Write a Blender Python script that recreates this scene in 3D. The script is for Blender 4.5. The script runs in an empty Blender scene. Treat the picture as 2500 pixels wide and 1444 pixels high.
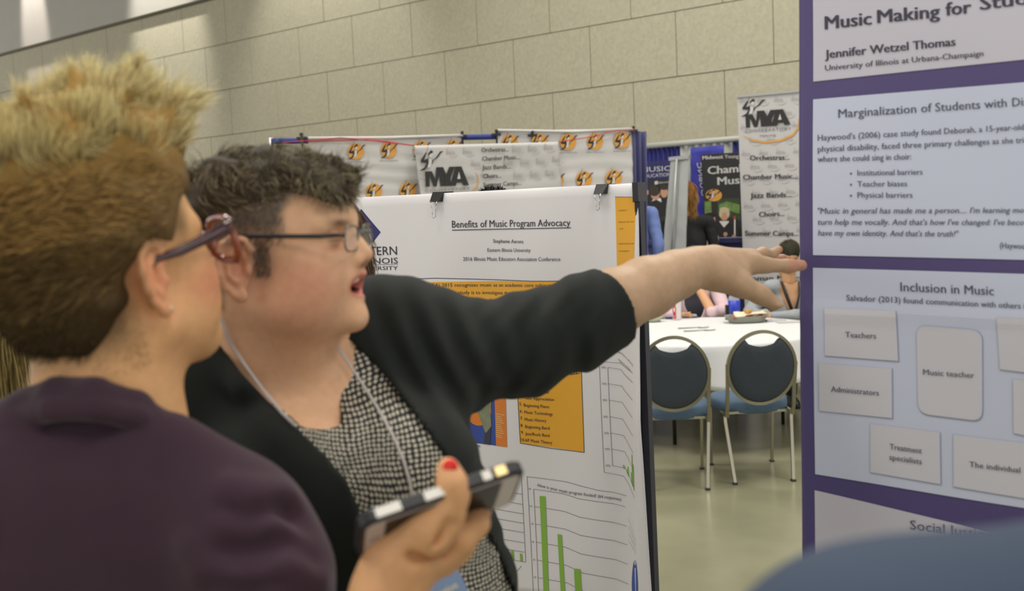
import bpy, math, random
import numpy as np
from mathutils import Vector, Matrix, geometry
random.seed(7)
rng = np.random.default_rng(11)
sc = bpy.context.scene
COL = sc.collection

# ---------------------------------------------------------------- camera
F = 2600.0                                  # focal length in pixels of the 2500 wide frame
ROLL, PITCH = math.radians(2.5), math.radians(4.55)
EYE = np.array([0.0, 0.0, 1.70])
U = np.array([-math.sin(ROLL)*math.cos(PITCH), -math.sin(PITCH), math.cos(ROLL)*math.cos(PITCH)])   # world up seen from the camera
FW = np.array([0, 1.0, 0]) - U[1]*U; FW /= np.linalg.norm(FW)
XW = np.cross(FW, U)
M = np.array([XW, FW, U])                   # camera axes (right, forward, up) -> world
def W(p): return np.asarray(p, float) @ M.T + EYE
def Cw(p): return (np.asarray(p, float) - EYE) @ M
def c(px, py, d): return np.array([(px-1250)/F*d, d, (722-py)/F*d])

cd = bpy.data.cameras.new('camera'); cam = bpy.data.objects.new('camera', cd); COL.objects.link(cam)
cd.sensor_width = 36; cd.lens = 36*F/2500
R = Matrix([list(M @ np.array(v)) for v in ((1, 0, 0), (0, 0, 1), (0, -1, 0))]).transposed()
cam.matrix_world = Matrix.Translation(EYE) @ R.to_4x4()
cd.clip_start = 0.05
cd.dof.use_dof = True; cd.dof.focus_distance = 3.0; cd.dof.aperture_fstop = 5.0; cd.dof.aperture_blades = 0
sc.camera = cam

# ---------------------------------------------------------------- world, lights, exposure
sc.view_settings.view_transform = 'Standard'; sc.view_settings.look = 'None'
sc.view_settings.gamma = 1; sc.view_settings.exposure = 0.1; sc.view_settings.use_curve_mapping = False
w = bpy.data.worlds.new('hall_air'); sc.world = w; w.use_nodes = True
w.node_tree.nodes['Background'].inputs[0].default_value = (1.0, .97, .93, 1)
w.node_tree.nodes['Background'].inputs[1].default_value = 1.38
def area(name, loc, size, power, col=(1, .96, .89), look=None, shape='DISK', spread=180):
    l = bpy.data.lights.new(name, 'AREA'); l.shape = shape; l.size = size; l.energy = power; l.color = col
    l.spread = math.radians(spread)
    o = bpy.data.objects.new(name, l); COL.objects.link(o); o.location = loc
    if look is not None:
        o.rotation_euler = (Vector(look)-Vector(loc)).to_track_quat('-Z', 'Y').to_euler()
    return o
HALL_LIGHTS = [((-2.5, 0.5, 7.5), 2.6, 380), ((2.5, 6.0, 8.3), 2.6, 640), ((-3.5, 7.0, 8.3), 2.6, 900), ((2.0, -2.5, 7.5), 2.6, 330), ((6, 1.5, 8), 2.6, 420), ((2.5, 10, 8.3), 2.4, 330)]
for i, (p, s, e) in enumerate(HALL_LIGHTS):
    area('ceiling_lamp', p, s, e*.43)

# ---------------------------------------------------------------- materials
def s2l(v):
    v = v/255.0
    return v/12.92 if v <= .04045 else ((v+.055)/1.055)**2.4
def L(r, g, b): return (s2l(r), s2l(g), s2l(b))
MATS = {}
def mat(name, rgb=None, rough=.6, metal=0, noise=0.0, nscale=60, bump=0.0, bscale=200, attr=None, sss=0, alpha=1, emit=0, spec=.5, trans=0, sheen=0, coat=0):
    if name in MATS: return MATS[name]
    m = bpy.data.materials.new(name); m.use_nodes = True; nt = m.node_tree; N = nt.nodes; b = N['Principled BSDF']
    if rgb is None: rgb = (1, 1, 1)
    elif max(rgb) > 1.0: rgb = L(*rgb)
    b.inputs['Base Color'].default_value = (*rgb, 1); b.inputs['Roughness'].default_value = rough
    b.inputs['Metallic'].default_value = metal; b.inputs['Specular IOR Level'].default_value = spec
    m.diffuse_color = (*rgb, 1)
    src = None
    if attr:
        a = N.new('ShaderNodeAttribute'); a.attribute_name = attr; src = a.outputs['Color']
    tc = N.new('ShaderNodeTexCoord')
    if noise:
        n = N.new('ShaderNodeTexNoise'); n.inputs['Scale'].default_value = nscale; n.inputs['Detail'].default_value = 5
        nt.links.new(tc.outputs['Object'], n.inputs['Vector'])
        mr = N.new('ShaderNodeMapRange'); mr.inputs[3].default_value = 1-noise; mr.inputs[4].default_value = 1+noise
        mr.inputs[1].default_value = .25; mr.inputs[2].default_value = .75
        nt.links.new(n.outputs['Fac'], mr.inputs[0])
        mx = N.new('ShaderNodeVectorMath'); mx.operation = 'SCALE'
        if src: nt.links.new(src, mx.inputs[0])
        else: mx.inputs[0].default_value = rgb
        nt.links.new(mr.outputs[0], mx.inputs['Scale']); src = mx.outputs[0]
    if src: nt.links.new(src, b.inputs['Base Color'])
    if bump:
        n = N.new('ShaderNodeTexNoise'); n.inputs['Scale'].default_value = bscale; n.inputs['Detail'].default_value = 3
        nt.links.new(tc.outputs['Object'], n.inputs['Vector'])
        bp = N.new('ShaderNodeBump'); bp.inputs['Strength'].default_value = bump; bp.inputs['Distance'].default_value = .004
        nt.links.new(n.outputs['Fac'], bp.inputs['Height']); nt.links.new(bp.outputs[0], b.inputs['Normal'])
    if sss:
        b.inputs['Subsurface Weight'].default_value = sss; b.inputs['Subsurface Radius'].default_value = (1, .35, .2); b.inputs['Subsurface Scale'].default_value = .006
    if trans: b.inputs['Transmission Weight'].default_value = trans; b.inputs['IOR'].default_value = 1.33 if trans < 1 else 1.02
    if alpha < 1: b.inputs['Alpha'].default_value = alpha
    if sheen: b.inputs['Sheen Weight'].default_value = sheen; b.inputs['Sheen Roughness'].default_value = .5
    if coat: b.inputs['Coat Weight'].default_value = coat; b.inputs['Coat Roughness'].default_value = .08
    if emit: b.inputs['Emission Color'].default_value = (*rgb, 1); b.inputs['Emission Strength'].default_value = emit
    MATS[name] = m; return m

# ---------------------------------------------------------------- objects
def tag(o, label=None, cat=None, group=None, kind=None):
    if label: o['label'] = label
    if cat: o['category'] = cat
    if group: o['group'] = group
    if kind: o['kind'] = kind
    return o
ROOTLOC = {}
def empty(name, loc, label=None, cat=None, group=None, kind=None):
    o = bpy.data.objects.new(name, None); COL.objects.link(o); o.location = loc; o.empty_display_size = .1
    ROOTLOC[o] = np.array(loc, float)
    return tag(o, label, cat, group, kind)
def mesh_obj(name, verts, faces, mats, parent=None, smooth=True, midx=None, cols=None, uv=None, kind=None, label=None):
    """verts in world metres; the mesh is stored relative to its root or to its own centre"""
    v = np.asarray(verts, np.float64)
    base = ROOTLOC[parent] if parent is not None else np.array([v[:, 0].mean(), v[:, 1].mean(), v[:, 2].min()])
    v = v - base
    me = bpy.data.meshes.new(name)
    if isinstance(faces, np.ndarray):
        k = faces.shape[1]; nf = len(faces)
        me.vertices.add(len(v)); me.vertices.foreach_set('co', v.astype(np.float32).ravel())
        me.loops.add(nf*k); me.loops.foreach_set('vertex_index', faces.astype(np.int32).ravel())
        me.polygons.add(nf); me.polygons.foreach_set('loop_start', np.arange(0, nf*k, k, dtype=np.int32))
        me.update(calc_edges=True)
    else:
        me.from_pydata([tuple(p) for p in v], [], [tuple(f) for f in faces]); me.update()
    if not isinstance(mats, (list, tuple)): mats = [mats]
    for m in mats: me.materials.append(m)
    if midx is not None: me.polygons.foreach_set('material_index', np.asarray(midx, np.int32))
    if smooth: me.polygons.foreach_set('use_smooth', np.ones(len(me.polygons), bool))
    if cols is not None:
        a = me.color_attributes.new('Col', 'FLOAT_COLOR', 'POINT')
        cc = np.ones((len(v), 4), np.float32); cc[:, :3] = cols; a.data.foreach_set('color', cc.ravel())
    if uv is not None:
        ul = me.uv_layers.new(name='UVMap'); li = np.zeros(len(me.loops), np.int32); me.loops.foreach_get('vertex_index', li)
        ul.data.foreach_set('uv', np.asarray(uv, np.float32)[li].ravel())
    o = bpy.data.objects.new(name, me); COL.objects.link(o)
    ROOTLOC[o] = base
    if parent is not None: o.parent = parent
    else: o.location = base
    if kind: o['kind'] = kind
    if label: o['label'] = label
    return o

class MB:
    """collects boxes, tubes and lathes (world coordinates) for ONE mesh"""
    def __init__(s): s.v = []; s.f = []; s.m = []
    def add(s, V, Fc, mi=0):
        n = len(s.v); s.v += [tuple(p) for p in V]; s.f += [tuple(i+n for i in f) for f in Fc]; s.m += [mi]*len(Fc); return s
    def box(s, cx, cy, cz, sx, sy, sz, R=None, b=0, mi=0):
        """box with optionally chamfered vertical+horizontal edges"""
        h = np.array([sx, sy, sz])/2
        if b <= 0:
            P = np.array([[x, y, z] for z in (-1, 1) for y in (-1, 1) for x in (-1, 1)])*h
            Fc = [(0, 2, 3, 1), (4, 5, 7, 6), (0, 1, 5, 4), (2, 6, 7, 3), (0, 4, 6, 2), (1, 3, 7, 5)]
        else:
            P = []; idx = {}
            for z in (-1, 1):
                for y in (-1, 1):
                    for x in (-1, 1):
                        for ax in range(3):
                            q = np.array([x, y, z])*(h-b); q[ax] = (x, y, z)[ax]*h[ax]; idx[(x, y, z, ax)] = len(P); P.append(q)
            P = np.array(P); Fc = []
            sg = [(-1, -1), (1, -1), (1, 1), (-1, 1)]
            for ax in range(3):
                o1, o2 = [a for a in range(3) if a != ax]
                for sgn in (-1, 1):
                    fc = []
                    for (a, b2) in sg:
                        k = [0, 0, 0]; k[ax] = sgn; k[o1] = a; k[o2] = b2; fc.append(idx[(*k, ax)])
                    flip = (sgn > 0) == (ax == 1)
                    Fc.append(tuple(reversed(fc)) if flip else tuple(fc))
            for ax in range(3):
                o1, o2 = [a for a in range(3) if a != ax]
                for (a, b2) in sg:
                    k1 = [0, 0, 0]; k2 = [0, 0, 0]; k1[ax] = -1; k2[ax] = 1
                    for k in (k1, k2): k[o1] = a; k[o2] = b2
                    Fc.append((idx[(*k1, o1)], idx[(*k2, o1)], idx[(*k2, o2)], idx[(*k1, o2)]))
            for x in (-1, 1):
                for y in (-1, 1):
                    for z in (-1, 1): Fc.append(tuple(idx[(x, y, z, a)] for a in range(3)))
        if R is not None: P = P @ np.asarray(R).T
        return s.add(P+np.array([cx, cy, cz]), Fc, mi)
    def tube(s, pts, r, n=8, cap=True, mi=0, sq=1.0, up=None):
        pts = [np.asarray(p, float) for p in pts]; rr = r if hasattr(r, '__len__') else [r]*len(pts)
        V = []; prev = None
        for i, p in enumerate(pts):
            t = pts[min(i+1, len(pts)-1)]-pts[max(i-1, 0)]; t = t/(np.linalg.norm(t)+1e-9)
            if prev is None:
                a = np.array(up, float) if up is not None else (np.array([0, 0, 1.0]) if abs(t[2]) < .9 else np.array([1.0, 0, 0]))
            else: a = prev
            a = a-t*np.dot(a, t); a /= np.linalg.norm(a)+1e-9; prev = a; b = np.cross(t, a)
            off = math.pi/4 if n == 4 else 0
            for k in range(n):
                q = 2*math.pi*k/n+off; V.append(p+rr[i]*(math.cos(q)*a+sq*math.sin(q)*b))
        Fc = []
        for i in range(len(pts)-1):
            for k in range(n):
                Fc.append((i*n+k, i*n+(k+1) % n, (i+1)*n+(k+1) % n, (i+1)*n+k))
        if cap: Fc.append(tuple(range(n-1, -1, -1))); Fc.append(tuple((len(pts)-1)*n+k for k in range(n)))
        return s.add(V, Fc, mi)
    def lathe(s, prof, ctr, n=24, mi=0, sx=1, sy=1, wob=None):
        V = []; m_ = len(prof)
        for (r, z) in prof:
            for k in range(n):
                q = 2*math.pi*k/n; rr = r*(wob(q, z) if wob else 1)
                V.append((ctr[0]+rr*math.cos(q)*sx, ctr[1]+rr*math.sin(q)*sy, ctr[2]+z))
        Fc = [(i*n+k, i*n+(k+1) % n, (i+1)*n+(k+1) % n, (i+1)*n+k) for i in range(m_-1) for k in range(n)]
        if prof[0][0] > 1e-6: Fc.append(tuple(range(n-1, -1, -1)))
        if prof[-1][0] > 1e-6: Fc.append(tuple((m_-1)*n+k for k in range(n)))
        return s.add(V, Fc, mi)
    def build(s, name, mats, parent=None, smooth=False, **k):
        return mesh_obj(name, s.v, s.f, mats, parent, smooth=smooth, midx=s.m, **k)
def autosmooth(o, ang=40):
    me = o.data
    try: me.set_sharp_from_angle(angle=math.radians(ang))
    except Exception: pass
    return o

# ---------------------------------------------------------------- flat graphics lifted onto real surfaces
_txt = {}
def text2d(s, bold=0.0, shear=0.0, space=1.0):
    k = (s, bold, shear, space)
    if k in _txt: return _txt[k]
    cu = bpy.data.curves.new('t', 'FONT'); cu.body = s; cu.size = 1; cu.offset = bold; cu.shear = shear; cu.resolution_u = 2; cu.space_character = space
    o = bpy.data.objects.new('t', cu); COL.objects.link(o)
    dg = bpy.context.evaluated_depsgraph_get(); ev = o.evaluated_get(dg); me = ev.to_mesh()
    V = np.array([v.co[:2] for v in me.vertices]) if len(me.vertices) else np.zeros((0, 2)); Fc = [tuple(p.vertices) for p in me.polygons]
    ev.to_mesh_clear(); bpy.data.objects.remove(o); bpy.data.curves.remove(cu)
    _txt[k] = (V, Fc); return _txt[k]
def plane_surf(p0, n):
    n = np.asarray(n, float); n = n/np.linalg.norm(n)
    if n[1] > 0: n = -n
    p0 = np.asarray(p0, float)
    def f(px, py, off=0.0):
        px = np.asarray(px, float); py = np.asarray(py, float)
        r = np.stack([(px-1250)/F, np.ones_like(px), (722-py)/F], -1)
        t = (n @ p0)/(r @ n)
        return r*t[..., None] + n*np.asarray(off)[..., None]
    f.n = n
    return f
class Flat:
    def __init__(s): s.p = []; s.l = []; s.f = []; s.m = []; s.mats = []
    def mi(s, m):
        if m not in s.mats: s.mats.append(m)
        return s.mats.index(m)
    def poly(s, pts, m, layer=1):
        tri = geometry.tessellate_polygon([[Vector((p[0], p[1], 0)) for p in pts]])
        n = len(s.p); s.p += [tuple(p) for p in pts]; s.l += [layer]*len(pts)
        k = s.mi(m)
        st = []
        for t in tri:
            a, b, cc = [pts[i] for i in t]
            if (b[0]-a[0])*(cc[1]-a[1])-(b[1]-a[1])*(cc[0]-a[0]) > 0: t = t[::-1]
            st.append(tuple(i+n for i in t))
        while st:
            t = st.pop(); e = [math.dist(s.p[t[i]], s.p[t[(i+1) % 3]]) for i in range(3)]; j = e.index(max(e))
            if e[j] > 26:
                a, b, cc = t[j], t[(j+1) % 3], t[(j+2) % 3]; s.p.append(((s.p[a][0]+s.p[b][0])/2, (s.p[a][1]+s.p[b][1])/2)); s.l.append(layer); m_ = len(s.p)-1
                st += [(a, m_, cc), (m_, b, cc)]
            else: s.f.append(t); s.m.append(k)
        return s
    def quad(s, P, m, layer=1, nx=1, ny=1):
        """P: tl, tr, br, bl"""
        P = [np.array(p, float) for p in P]; n = len(s.p); k = s.mi(m)
        for j in range(ny+1):
            for i in range(nx+1):
                u, v = i/nx, j/ny
                q = (P[0]*(1-u)+P[1]*u)*(1-v)+(P[3]*(1-u)+P[2]*u)*v; s.p.append(tuple(q)); s.l.append(layer)
        for j in range(ny):
            for i in range(nx):
                a = n+j*(nx+1)+i; s.f.append((a, a+nx+1, a+nx+2, a+1)); s.m.append(k)
        return s
    def line(s, pts, wd, m, layer=2):
        for a, b in zip(pts[:-1], pts[1:]):
            a = np.array(a, float); b = np.array(b, float); t = b-a; ln = np.linalg.norm(t)+1e-9; nrm = np.array([-t[1], t[0]])/ln*wd/2
            s.quad([a-nrm, b-nrm, b+nrm, a+nrm], m, layer, nx=max(1, int(ln/30)))
        return s
    def ell(s, cx, cy, rx, ry, m, layer=2, n=24, a0=0, a1=360):
        pts = [(cx+rx*math.cos(math.radians(a0+(a1-a0)*i/n)), cy+ry*math.sin(math.radians(a0+(a1-a0)*i/n))) for i in range(n)]
        return s.poly(pts, m, layer)
    def text(s, t, a, b, h, m, layer=3, bold=0.0, shear=0.0, down=(0.03, 1), path=None, space=1.0):
        """baseline from a to b (px), cap height h px; down = image direction of 'down' on the sheet"""
        if bold:
            a_, b_ = np.array(a, float), np.array(b, float); sh_ = np.array([bold*h*1.6, 0])
            s.text(t, a_-sh_, b_-sh_, h, m, layer, 0, shear, down, path, space); s.text(t, a_+sh_, b_+sh_, h, m, layer+.04, 0, shear, down, path, space)
        V, Fc = text2d(t, 0.0, shear, space)
        if not len(V): return s
        x0, x1 = V[:, 0].min(), V[:, 0].max(); u = (V[:, 0]-x0)/(x1-x0+1e-9)
        a = np.array(a, float); b = np.array(b, float); dn = np.array(down, float)
        v = V[:, 1]/.73*h
        if path is None: P = a+u[:, None]*(b-a)-v[:, None]*dn
        else:
            us, xs, ys = path; P = np.stack([np.interp(u, us, xs), np.interp(u, us, ys)], -1)-v[:, None]*dn
        n = len(s.p); s.p += [tuple(p) for p in P]; s.l += [layer]*len(P); k = s.mi(m)
        for f in Fc: s.f.append(tuple(i+n for i in f)); s.m.append(k)
        return s
    def build(s, name, surf, parent=None, eps=.0004, off=0.0, **kw):
        p = np.array(s.p); P = surf(p[:, 0], p[:, 1], off+np.array(s.l)*eps)
        return mesh_obj(name, W(P), s.f, s.mats, parent, smooth=False, midx=s.m, **kw)
def slab(name, surf, pts, o0, o1, m, parent=None, nx=1, ny=1, smooth=False, **kw):
    """a real sheet or board: four px corners (tl,tr,br,bl) on a surface, from offset o0 (front) back to o1"""
    P = [np.array(p, float) for p in pts]; V = []; Fc = []
    for o in (o0, o1):
        for j in range(ny+1):
            for i in range(nx+1):
                u, v = i/nx, j/ny; q = (P[0]*(1-u)+P[1]*u)*(1-v)+(P[3]*(1-u)+P[2]*u)*v
                V.append(surf(q[0], q[1], o))
    k = (nx+1)*(ny+1)
    def id_(l, i, j): return l*k+j*(nx+1)+i
    for j in range(ny):
        for i in range(nx):
            Fc.append((id_(0, i, j), id_(0, i, j+1), id_(0, i+1, j+1), id_(0, i+1, j)))
            Fc.append((id_(1, i, j), id_(1, i+1, j), id_(1, i+1, j+1), id_(1, i, j+1)))
    for i in range(nx):
        Fc.append((id_(0, i, 0), id_(0, i+1, 0), id_(1, i+1, 0), id_(1, i, 0)))
        Fc.append((id_(0, i, ny), id_(1, i, ny), id_(1, i+1, ny), id_(0, i+1, ny)))
    for j in range(ny):
        Fc.append((id_(0, 0, j), id_(1, 0, j), id_(1, 0, j+1), id_(0, 0, j+1)))
        Fc.append((id_(0, nx, j), id_(0, nx, j+1), id_(1, nx, j+1), id_(1, nx, j)))
    return mesh_obj(name, W(np.array(V)), Fc, m, parent, smooth=smooth, **kw)

# ---------------------------------------------------------------- implicit modelling (camera-aligned metres), surface nets
def smin(a, b, k):
    if k <= 0: return np.minimum(a, b)
    h = np.maximum(k-np.abs(a-b), 0)/k
    return np.minimum(a, b)-h*h*k*.25
class Vol:
    def __init__(s, lo, hi, h):
        s.h = h; s.lo = np.array(lo, float); s.n = np.ceil((np.array(hi)-s.lo)/h).astype(int)+1
        s.f = np.full(s.n, 1.0, np.float32)
        s.ax = [(s.lo[i]+h*np.arange(s.n[i])).astype(np.float32) for i in range(3)]
    def box(s, lo, hi):
        a = np.maximum(np.floor((np.array(lo)-s.lo)/s.h).astype(int), 0); b = np.minimum(np.ceil((np.array(hi)-s.lo)/s.h).astype(int)+1, s.n)
        if (b <= a).any(): return None, None
        sl = tuple(slice(x, y) for x, y in zip(a, b))
        return sl, (s.ax[0][sl[0]][:, None, None], s.ax[1][sl[1]][None, :, None], s.ax[2][sl[2]][None, None, :])
    def put(s, sl, d, k, mode):
        g = s.f[sl]
        if mode == 'add': s.f[sl] = smin(g, d.astype(np.float32), k)
        elif mode == 'sub': s.f[sl] = -smin(-g, d.astype(np.float32), k)
        elif mode == 'int': s.f[sl] = -smin(-g, -d.astype(np.float32), k)
        return s
    def cap(s, a, b, ra, rb=None, k=.01, mode='add'):
        rb = ra if rb is None else rb; a = np.asarray(a, float); b = np.asarray(b, float); m_ = max(ra, rb)+k*1.5+.006+2*s.h
        sl, P = s.box(np.minimum(a, b)-m_, np.maximum(a, b)+m_)
        if sl is None: return s
        ab = b-a; L2 = float(ab @ ab)+1e-12; q = [P[i]-a[i] for i in range(3)]
        t = np.clip((q[0]*ab[0]+q[1]*ab[1]+q[2]*ab[2])/L2, 0, 1)
        d = np.sqrt((q[0]-t*ab[0])**2+(q[1]-t*ab[1])**2+(q[2]-t*ab[2])**2)-(ra+t*(rb-ra))
        return s.put(sl, d, k, mode)
    def chain(s, pts, rs, k=.01, mode='add'):
        if not hasattr(rs, '__len__'): rs = [rs]*len(pts)
        for i in range(len(pts)-1): s.cap(pts[i], pts[i+1], rs[i], rs[i+1], k, mode)
        return s
    def ell(s, ce, r, A=None, k=.01, mode='add'):
        ce = np.asarray(ce, float); r = np.asarray(r, float); m_ = r.max()+k*1.5+.006+2*s.h
        if A is None: ext = r+k*1.5+.006+2*s.h
        else: ext = np.sqrt(((np.asarray(A)*(r[:, None]))**2).sum(0))+k*1.5+.006+2*s.h
        sl, P = s.box(ce-ext, ce+ext)
        if sl is None: return s
        q = [P[i]-ce[i] for i in range(3)]
        if A is not None:
            A = np.asarray(A, float); q = [A[j, 0]*q[0]+A[j, 1]*q[1]+A[j, 2]*q[2] for j in range(3)]
        k0 = np.sqrt((q[0]/r[0])**2+(q[1]/r[1])**2+(q[2]/r[2])**2)
        k1 = np.sqrt((q[0]/r[0]**2)**2+(q[1]/r[1]**2)**2+(q[2]/r[2]**2)**2)+1e-9
        return s.put(sl, k0*(k0-1)/k1, k, mode)
    def half(s, p, n, k=0.0):
        """keep the side opposite to n"""
        p = np.asarray(p, float); n = np.asarray(n, float); n = n/np.linalg.norm(n)
        d = (s.ax[0][:, None, None]-p[0])*n[0]+(s.ax[1][None, :, None]-p[1])*n[1]+(s.ax[2][None, None, :]-p[2])*n[2]
        s.f = -smin(-s.f, -d.astype(np.float32), k); return s
    def fn(s, f):
        s.f = (s.f+f(s.ax[0][:, None, None], s.ax[1][None, :, None], s.ax[2][None, None, :])).astype(np.float32); return s
    def mesh(s, smooth=1):
        f = s.f; f = np.pad(f, 1, constant_values=.01); n = f.shape
        sg = f < 0
        cs = [(i, j, k) for i in (0, 1) for j in (0, 1) for k in (0, 1)]
        cnt = np.zeros([x-1 for x in n], np.int8)
        for (i, j, k) in cs: cnt += sg[i:n[0]-1+i, j:n[1]-1+j, k:n[2]-1+k]
        act = (cnt > 0) & (cnt < 8); ijk = np.argwhere(act); idx = np.full(act.shape, -1, np.int32); idx[act] = np.arange(len(ijk))
        cv = np.stack([f[ijk[:, 0]+i, ijk[:, 1]+j, ijk[:, 2]+k] for (i, j, k) in cs], 1)
        acc = np.zeros((len(ijk), 3)); num = np.zeros(len(ijk)); ca = np.array(cs, float)
        for a in range(8):
            for b in range(a+1, 8):
                if sum(abs(np.array(cs[a])-np.array(cs[b]))) != 1: continue
                va, vb = cv[:, a], cv[:, b]; m_ = (va < 0) != (vb < 0); t = np.where(m_, va/(va-vb+1e-12), 0)
                acc += np.where(m_[:, None], ca[a]+t[:, None]*(ca[b]-ca[a]), 0); num += m_
        V = (ijk+acc/num[:, None]-1)*s.h+s.lo
        Q = []
        for ax in range(3):
            o1, o2 = (ax+1) % 3, (ax+2) % 3
            a = [slice(1, -1)]*3; a[ax] = slice(0, -1); b = list(a); b[ax] = slice(1, None)
            sa = sg[tuple(a)]; sb = sg[tuple(b)]; e = np.argwhere(sa != sb); ins = sa[tuple(e.T)]
            e = e+1; e[:, ax] -= 1
            c4 = []
            for (d1, d2) in ((0, 0), (-1, 0), (-1, -1), (0, -1)):
                q = e.copy(); q[:, o1] += d1; q[:, o2] += d2; c4.append(idx[tuple(q.T)])
            q = np.stack(c4, 1); q[~ins] = q[~ins][:, ::-1]; Q.append(q)
        Q = np.concatenate(Q); Q = Q[(Q >= 0).all(1)]
        for _ in range(smooth):
            S = np.zeros_like(V); C_ = np.zeros(len(V))
            for i in range(4):
                a, b = Q[:, i], Q[:, (i+1) % 4]
                for k in range(3):
                    S[:, k] += np.bincount(a, V[b, k], len(V))+np.bincount(b, V[a, k], len(V))
                C_ += np.bincount(a, minlength=len(V))+np.bincount(b, minlength=len(V))
            V = V*.5+.5*S/np.maximum(C_, 1)[:, None]
        return V, Q
def normals(V, Q):
    n = np.cross(V[Q[:, 2]]-V[Q[:, 0]], V[Q[:, 3]]-V[Q[:, 1]]); N = np.zeros_like(V)
    for i in range(4):
        for k in range(3): N[:, k] += np.bincount(Q[:, i], n[:, k], len(V))
    return N/(np.linalg.norm(N, axis=1)[:, None]+1e-12)
def join(parts):
    V = []; Q = []; n = 0
    for v, q in parts: V.append(v); Q.append(q+n); n += len(v)
    return np.concatenate(V), np.concatenate(Q)
def vnoise(P, s, seed=0):
    """cheap smooth noise in -1..1 from summed rotated sines"""
    r = np.random.default_rng(seed); o = 0
    for i in range(6):
        d = r.normal(size=3); d /= np.linalg.norm(d); d2 = r.normal(size=3); d2 /= np.linalg.norm(d2)
        o = o+np.sin((P[0]*d[0]+P[1]*d[1]+P[2]*d[2])*s*(.7+.15*i)+r.uniform(0, 6)+1.3*np.sin((P[0]*d2[0]+P[1]*d2[1]+P[2]*d2[2])*s*.6+i))
    return o/4
def strands(roots, dirs, length, width, nseg=4, bend=None, curl=0.0, cfreq=1.0, cols0=(0, 0, 0), cols1=(1, 1, 1), cvar=.25, taper=True):
    """thin tapered locks as one mesh; returns verts (cam), quads, colours"""
    n = len(roots); length = np.broadcast_to(length, n); p = roots.copy(); d = dirs/np.linalg.norm(dirs, axis=1)[:, None]
    rnd = rng.normal(size=(n, 3)); side = np.cross(d, rnd); side /= np.linalg.norm(side, axis=1)[:, None]
    V = []; C_ = []; var = 1+cvar*rng.normal(size=(n, 1)); ph = rng.uniform(0, 6.28, n); s2 = np.cross(d, side)
    for i in range(nseg+1):
        t = i/nseg; wd = width*(1-.85*t**1.5 if taper else 1)
        V.append(p-side*wd/2); V.append(p+side*wd/2)
        cc = (np.array(cols0)*(1-t)+np.array(cols1)*t)*np.clip(var, .3, 2); C_.append(cc); C_.append(cc)
        if i < nseg:
            if bend is not None:
                b = bend(p) if callable(bend) else bend
                d = d+np.asarray(b)/nseg
            if curl: d = d+curl*(np.cos(ph+cfreq*6.28*t)[:, None]*side+np.sin(ph+cfreq*6.28*t)[:, None]*s2)/nseg*3
            d = d/np.linalg.norm(d, axis=1)[:, None]; p = p+d*(length/nseg)[:, None]
    V = np.stack(V, 1).reshape(-1, 3); C_ = np.stack(C_, 1).reshape(-1, 3); k = 2*(nseg+1); b0 = np.arange(n)*k
    Q = np.concatenate([np.stack([b0+2*i, b0+2*i+1, b0+2*i+3, b0+2*i+2], 1) for i in range(nseg)])
    return V, Q, C_
def scatter(V, Q, n, mask=None):
    ctr = V[Q].mean(1); ar = np.linalg.norm(np.cross(V[Q[:, 2]]-V[Q[:, 0]], V[Q[:, 3]]-V[Q[:, 1]]), axis=1)
    nr = np.cross(V[Q[:, 2]]-V[Q[:, 0]], V[Q[:, 3]]-V[Q[:, 1]]); nr /= np.linalg.norm(nr, axis=1)[:, None]+1e-12
    if mask is not None: ar = ar*mask(ctr)
    i = rng.choice(len(Q), n, p=ar/ar.sum()); u = rng.random((n, 2))
    A, B, C_, D = [V[Q[i, j]] for j in range(4)]
    p = (A*(1-u[:, :1])+B*u[:, :1])*(1-u[:, 1:])+(D*(1-u[:, :1])+C_*u[:, :1])*u[:, 1:]
    return p, nr[i]
# ================================================================ the hall
wv = np.array([-3195/F, 1.0, 67/F]); wv /= np.linalg.norm(wv)      # the wall runs this way (seen from the camera)
wv = wv-U*(wv @ U); wv /= np.linalg.norm(wv)
NW = np.cross(wv, U); NW = -NW if NW[1] > 0 else NW
dwW, nwW = M @ wv, M @ NW                                            # world: along the wall, out of the wall
P0 = c(1250, 722, 14.6); wallS = plane_surf(P0, NW)
p0w = W(P0); p0w[2] = 0
def wall_t(px, py): q = W(wallS(px, py)); return float((q-p0w) @ dwW), float(q[2])
t0j, _ = wall_t(1549, 280)
z3 = wall_t(1250, 240)[1]; z2 = wall_t(1250, 97.5)[1]; BH = z2-z3
t1j, _ = wall_t(1771, 262); BL = abs(t1j-t0j)
ztop = wall_t(272, 62)[1]
m_block = mat('wall_block', (172, 167, 146), rough=.85, noise=.12, nscale=22, bump=.15, bscale=120)
m_mortar = mat('wall_joint', (150, 144, 122), rough=.9)
m_upper = mat('upper_wall_paint', (168, 166, 158), rough=.8, noise=.03, nscale=3)
Rw = np.array([dwW, nwW, [0, 0, 1]]).T
wall = MB(); ctr = p0w+dwW*4.5-nwW*.10
wall.box(ctr[0], ctr[1], 4.5, 30, .10, 9.0, R=Rw)
wall_o = wall.build('wall_back', m_mortar); tag(wall_o, kind='structure')

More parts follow.
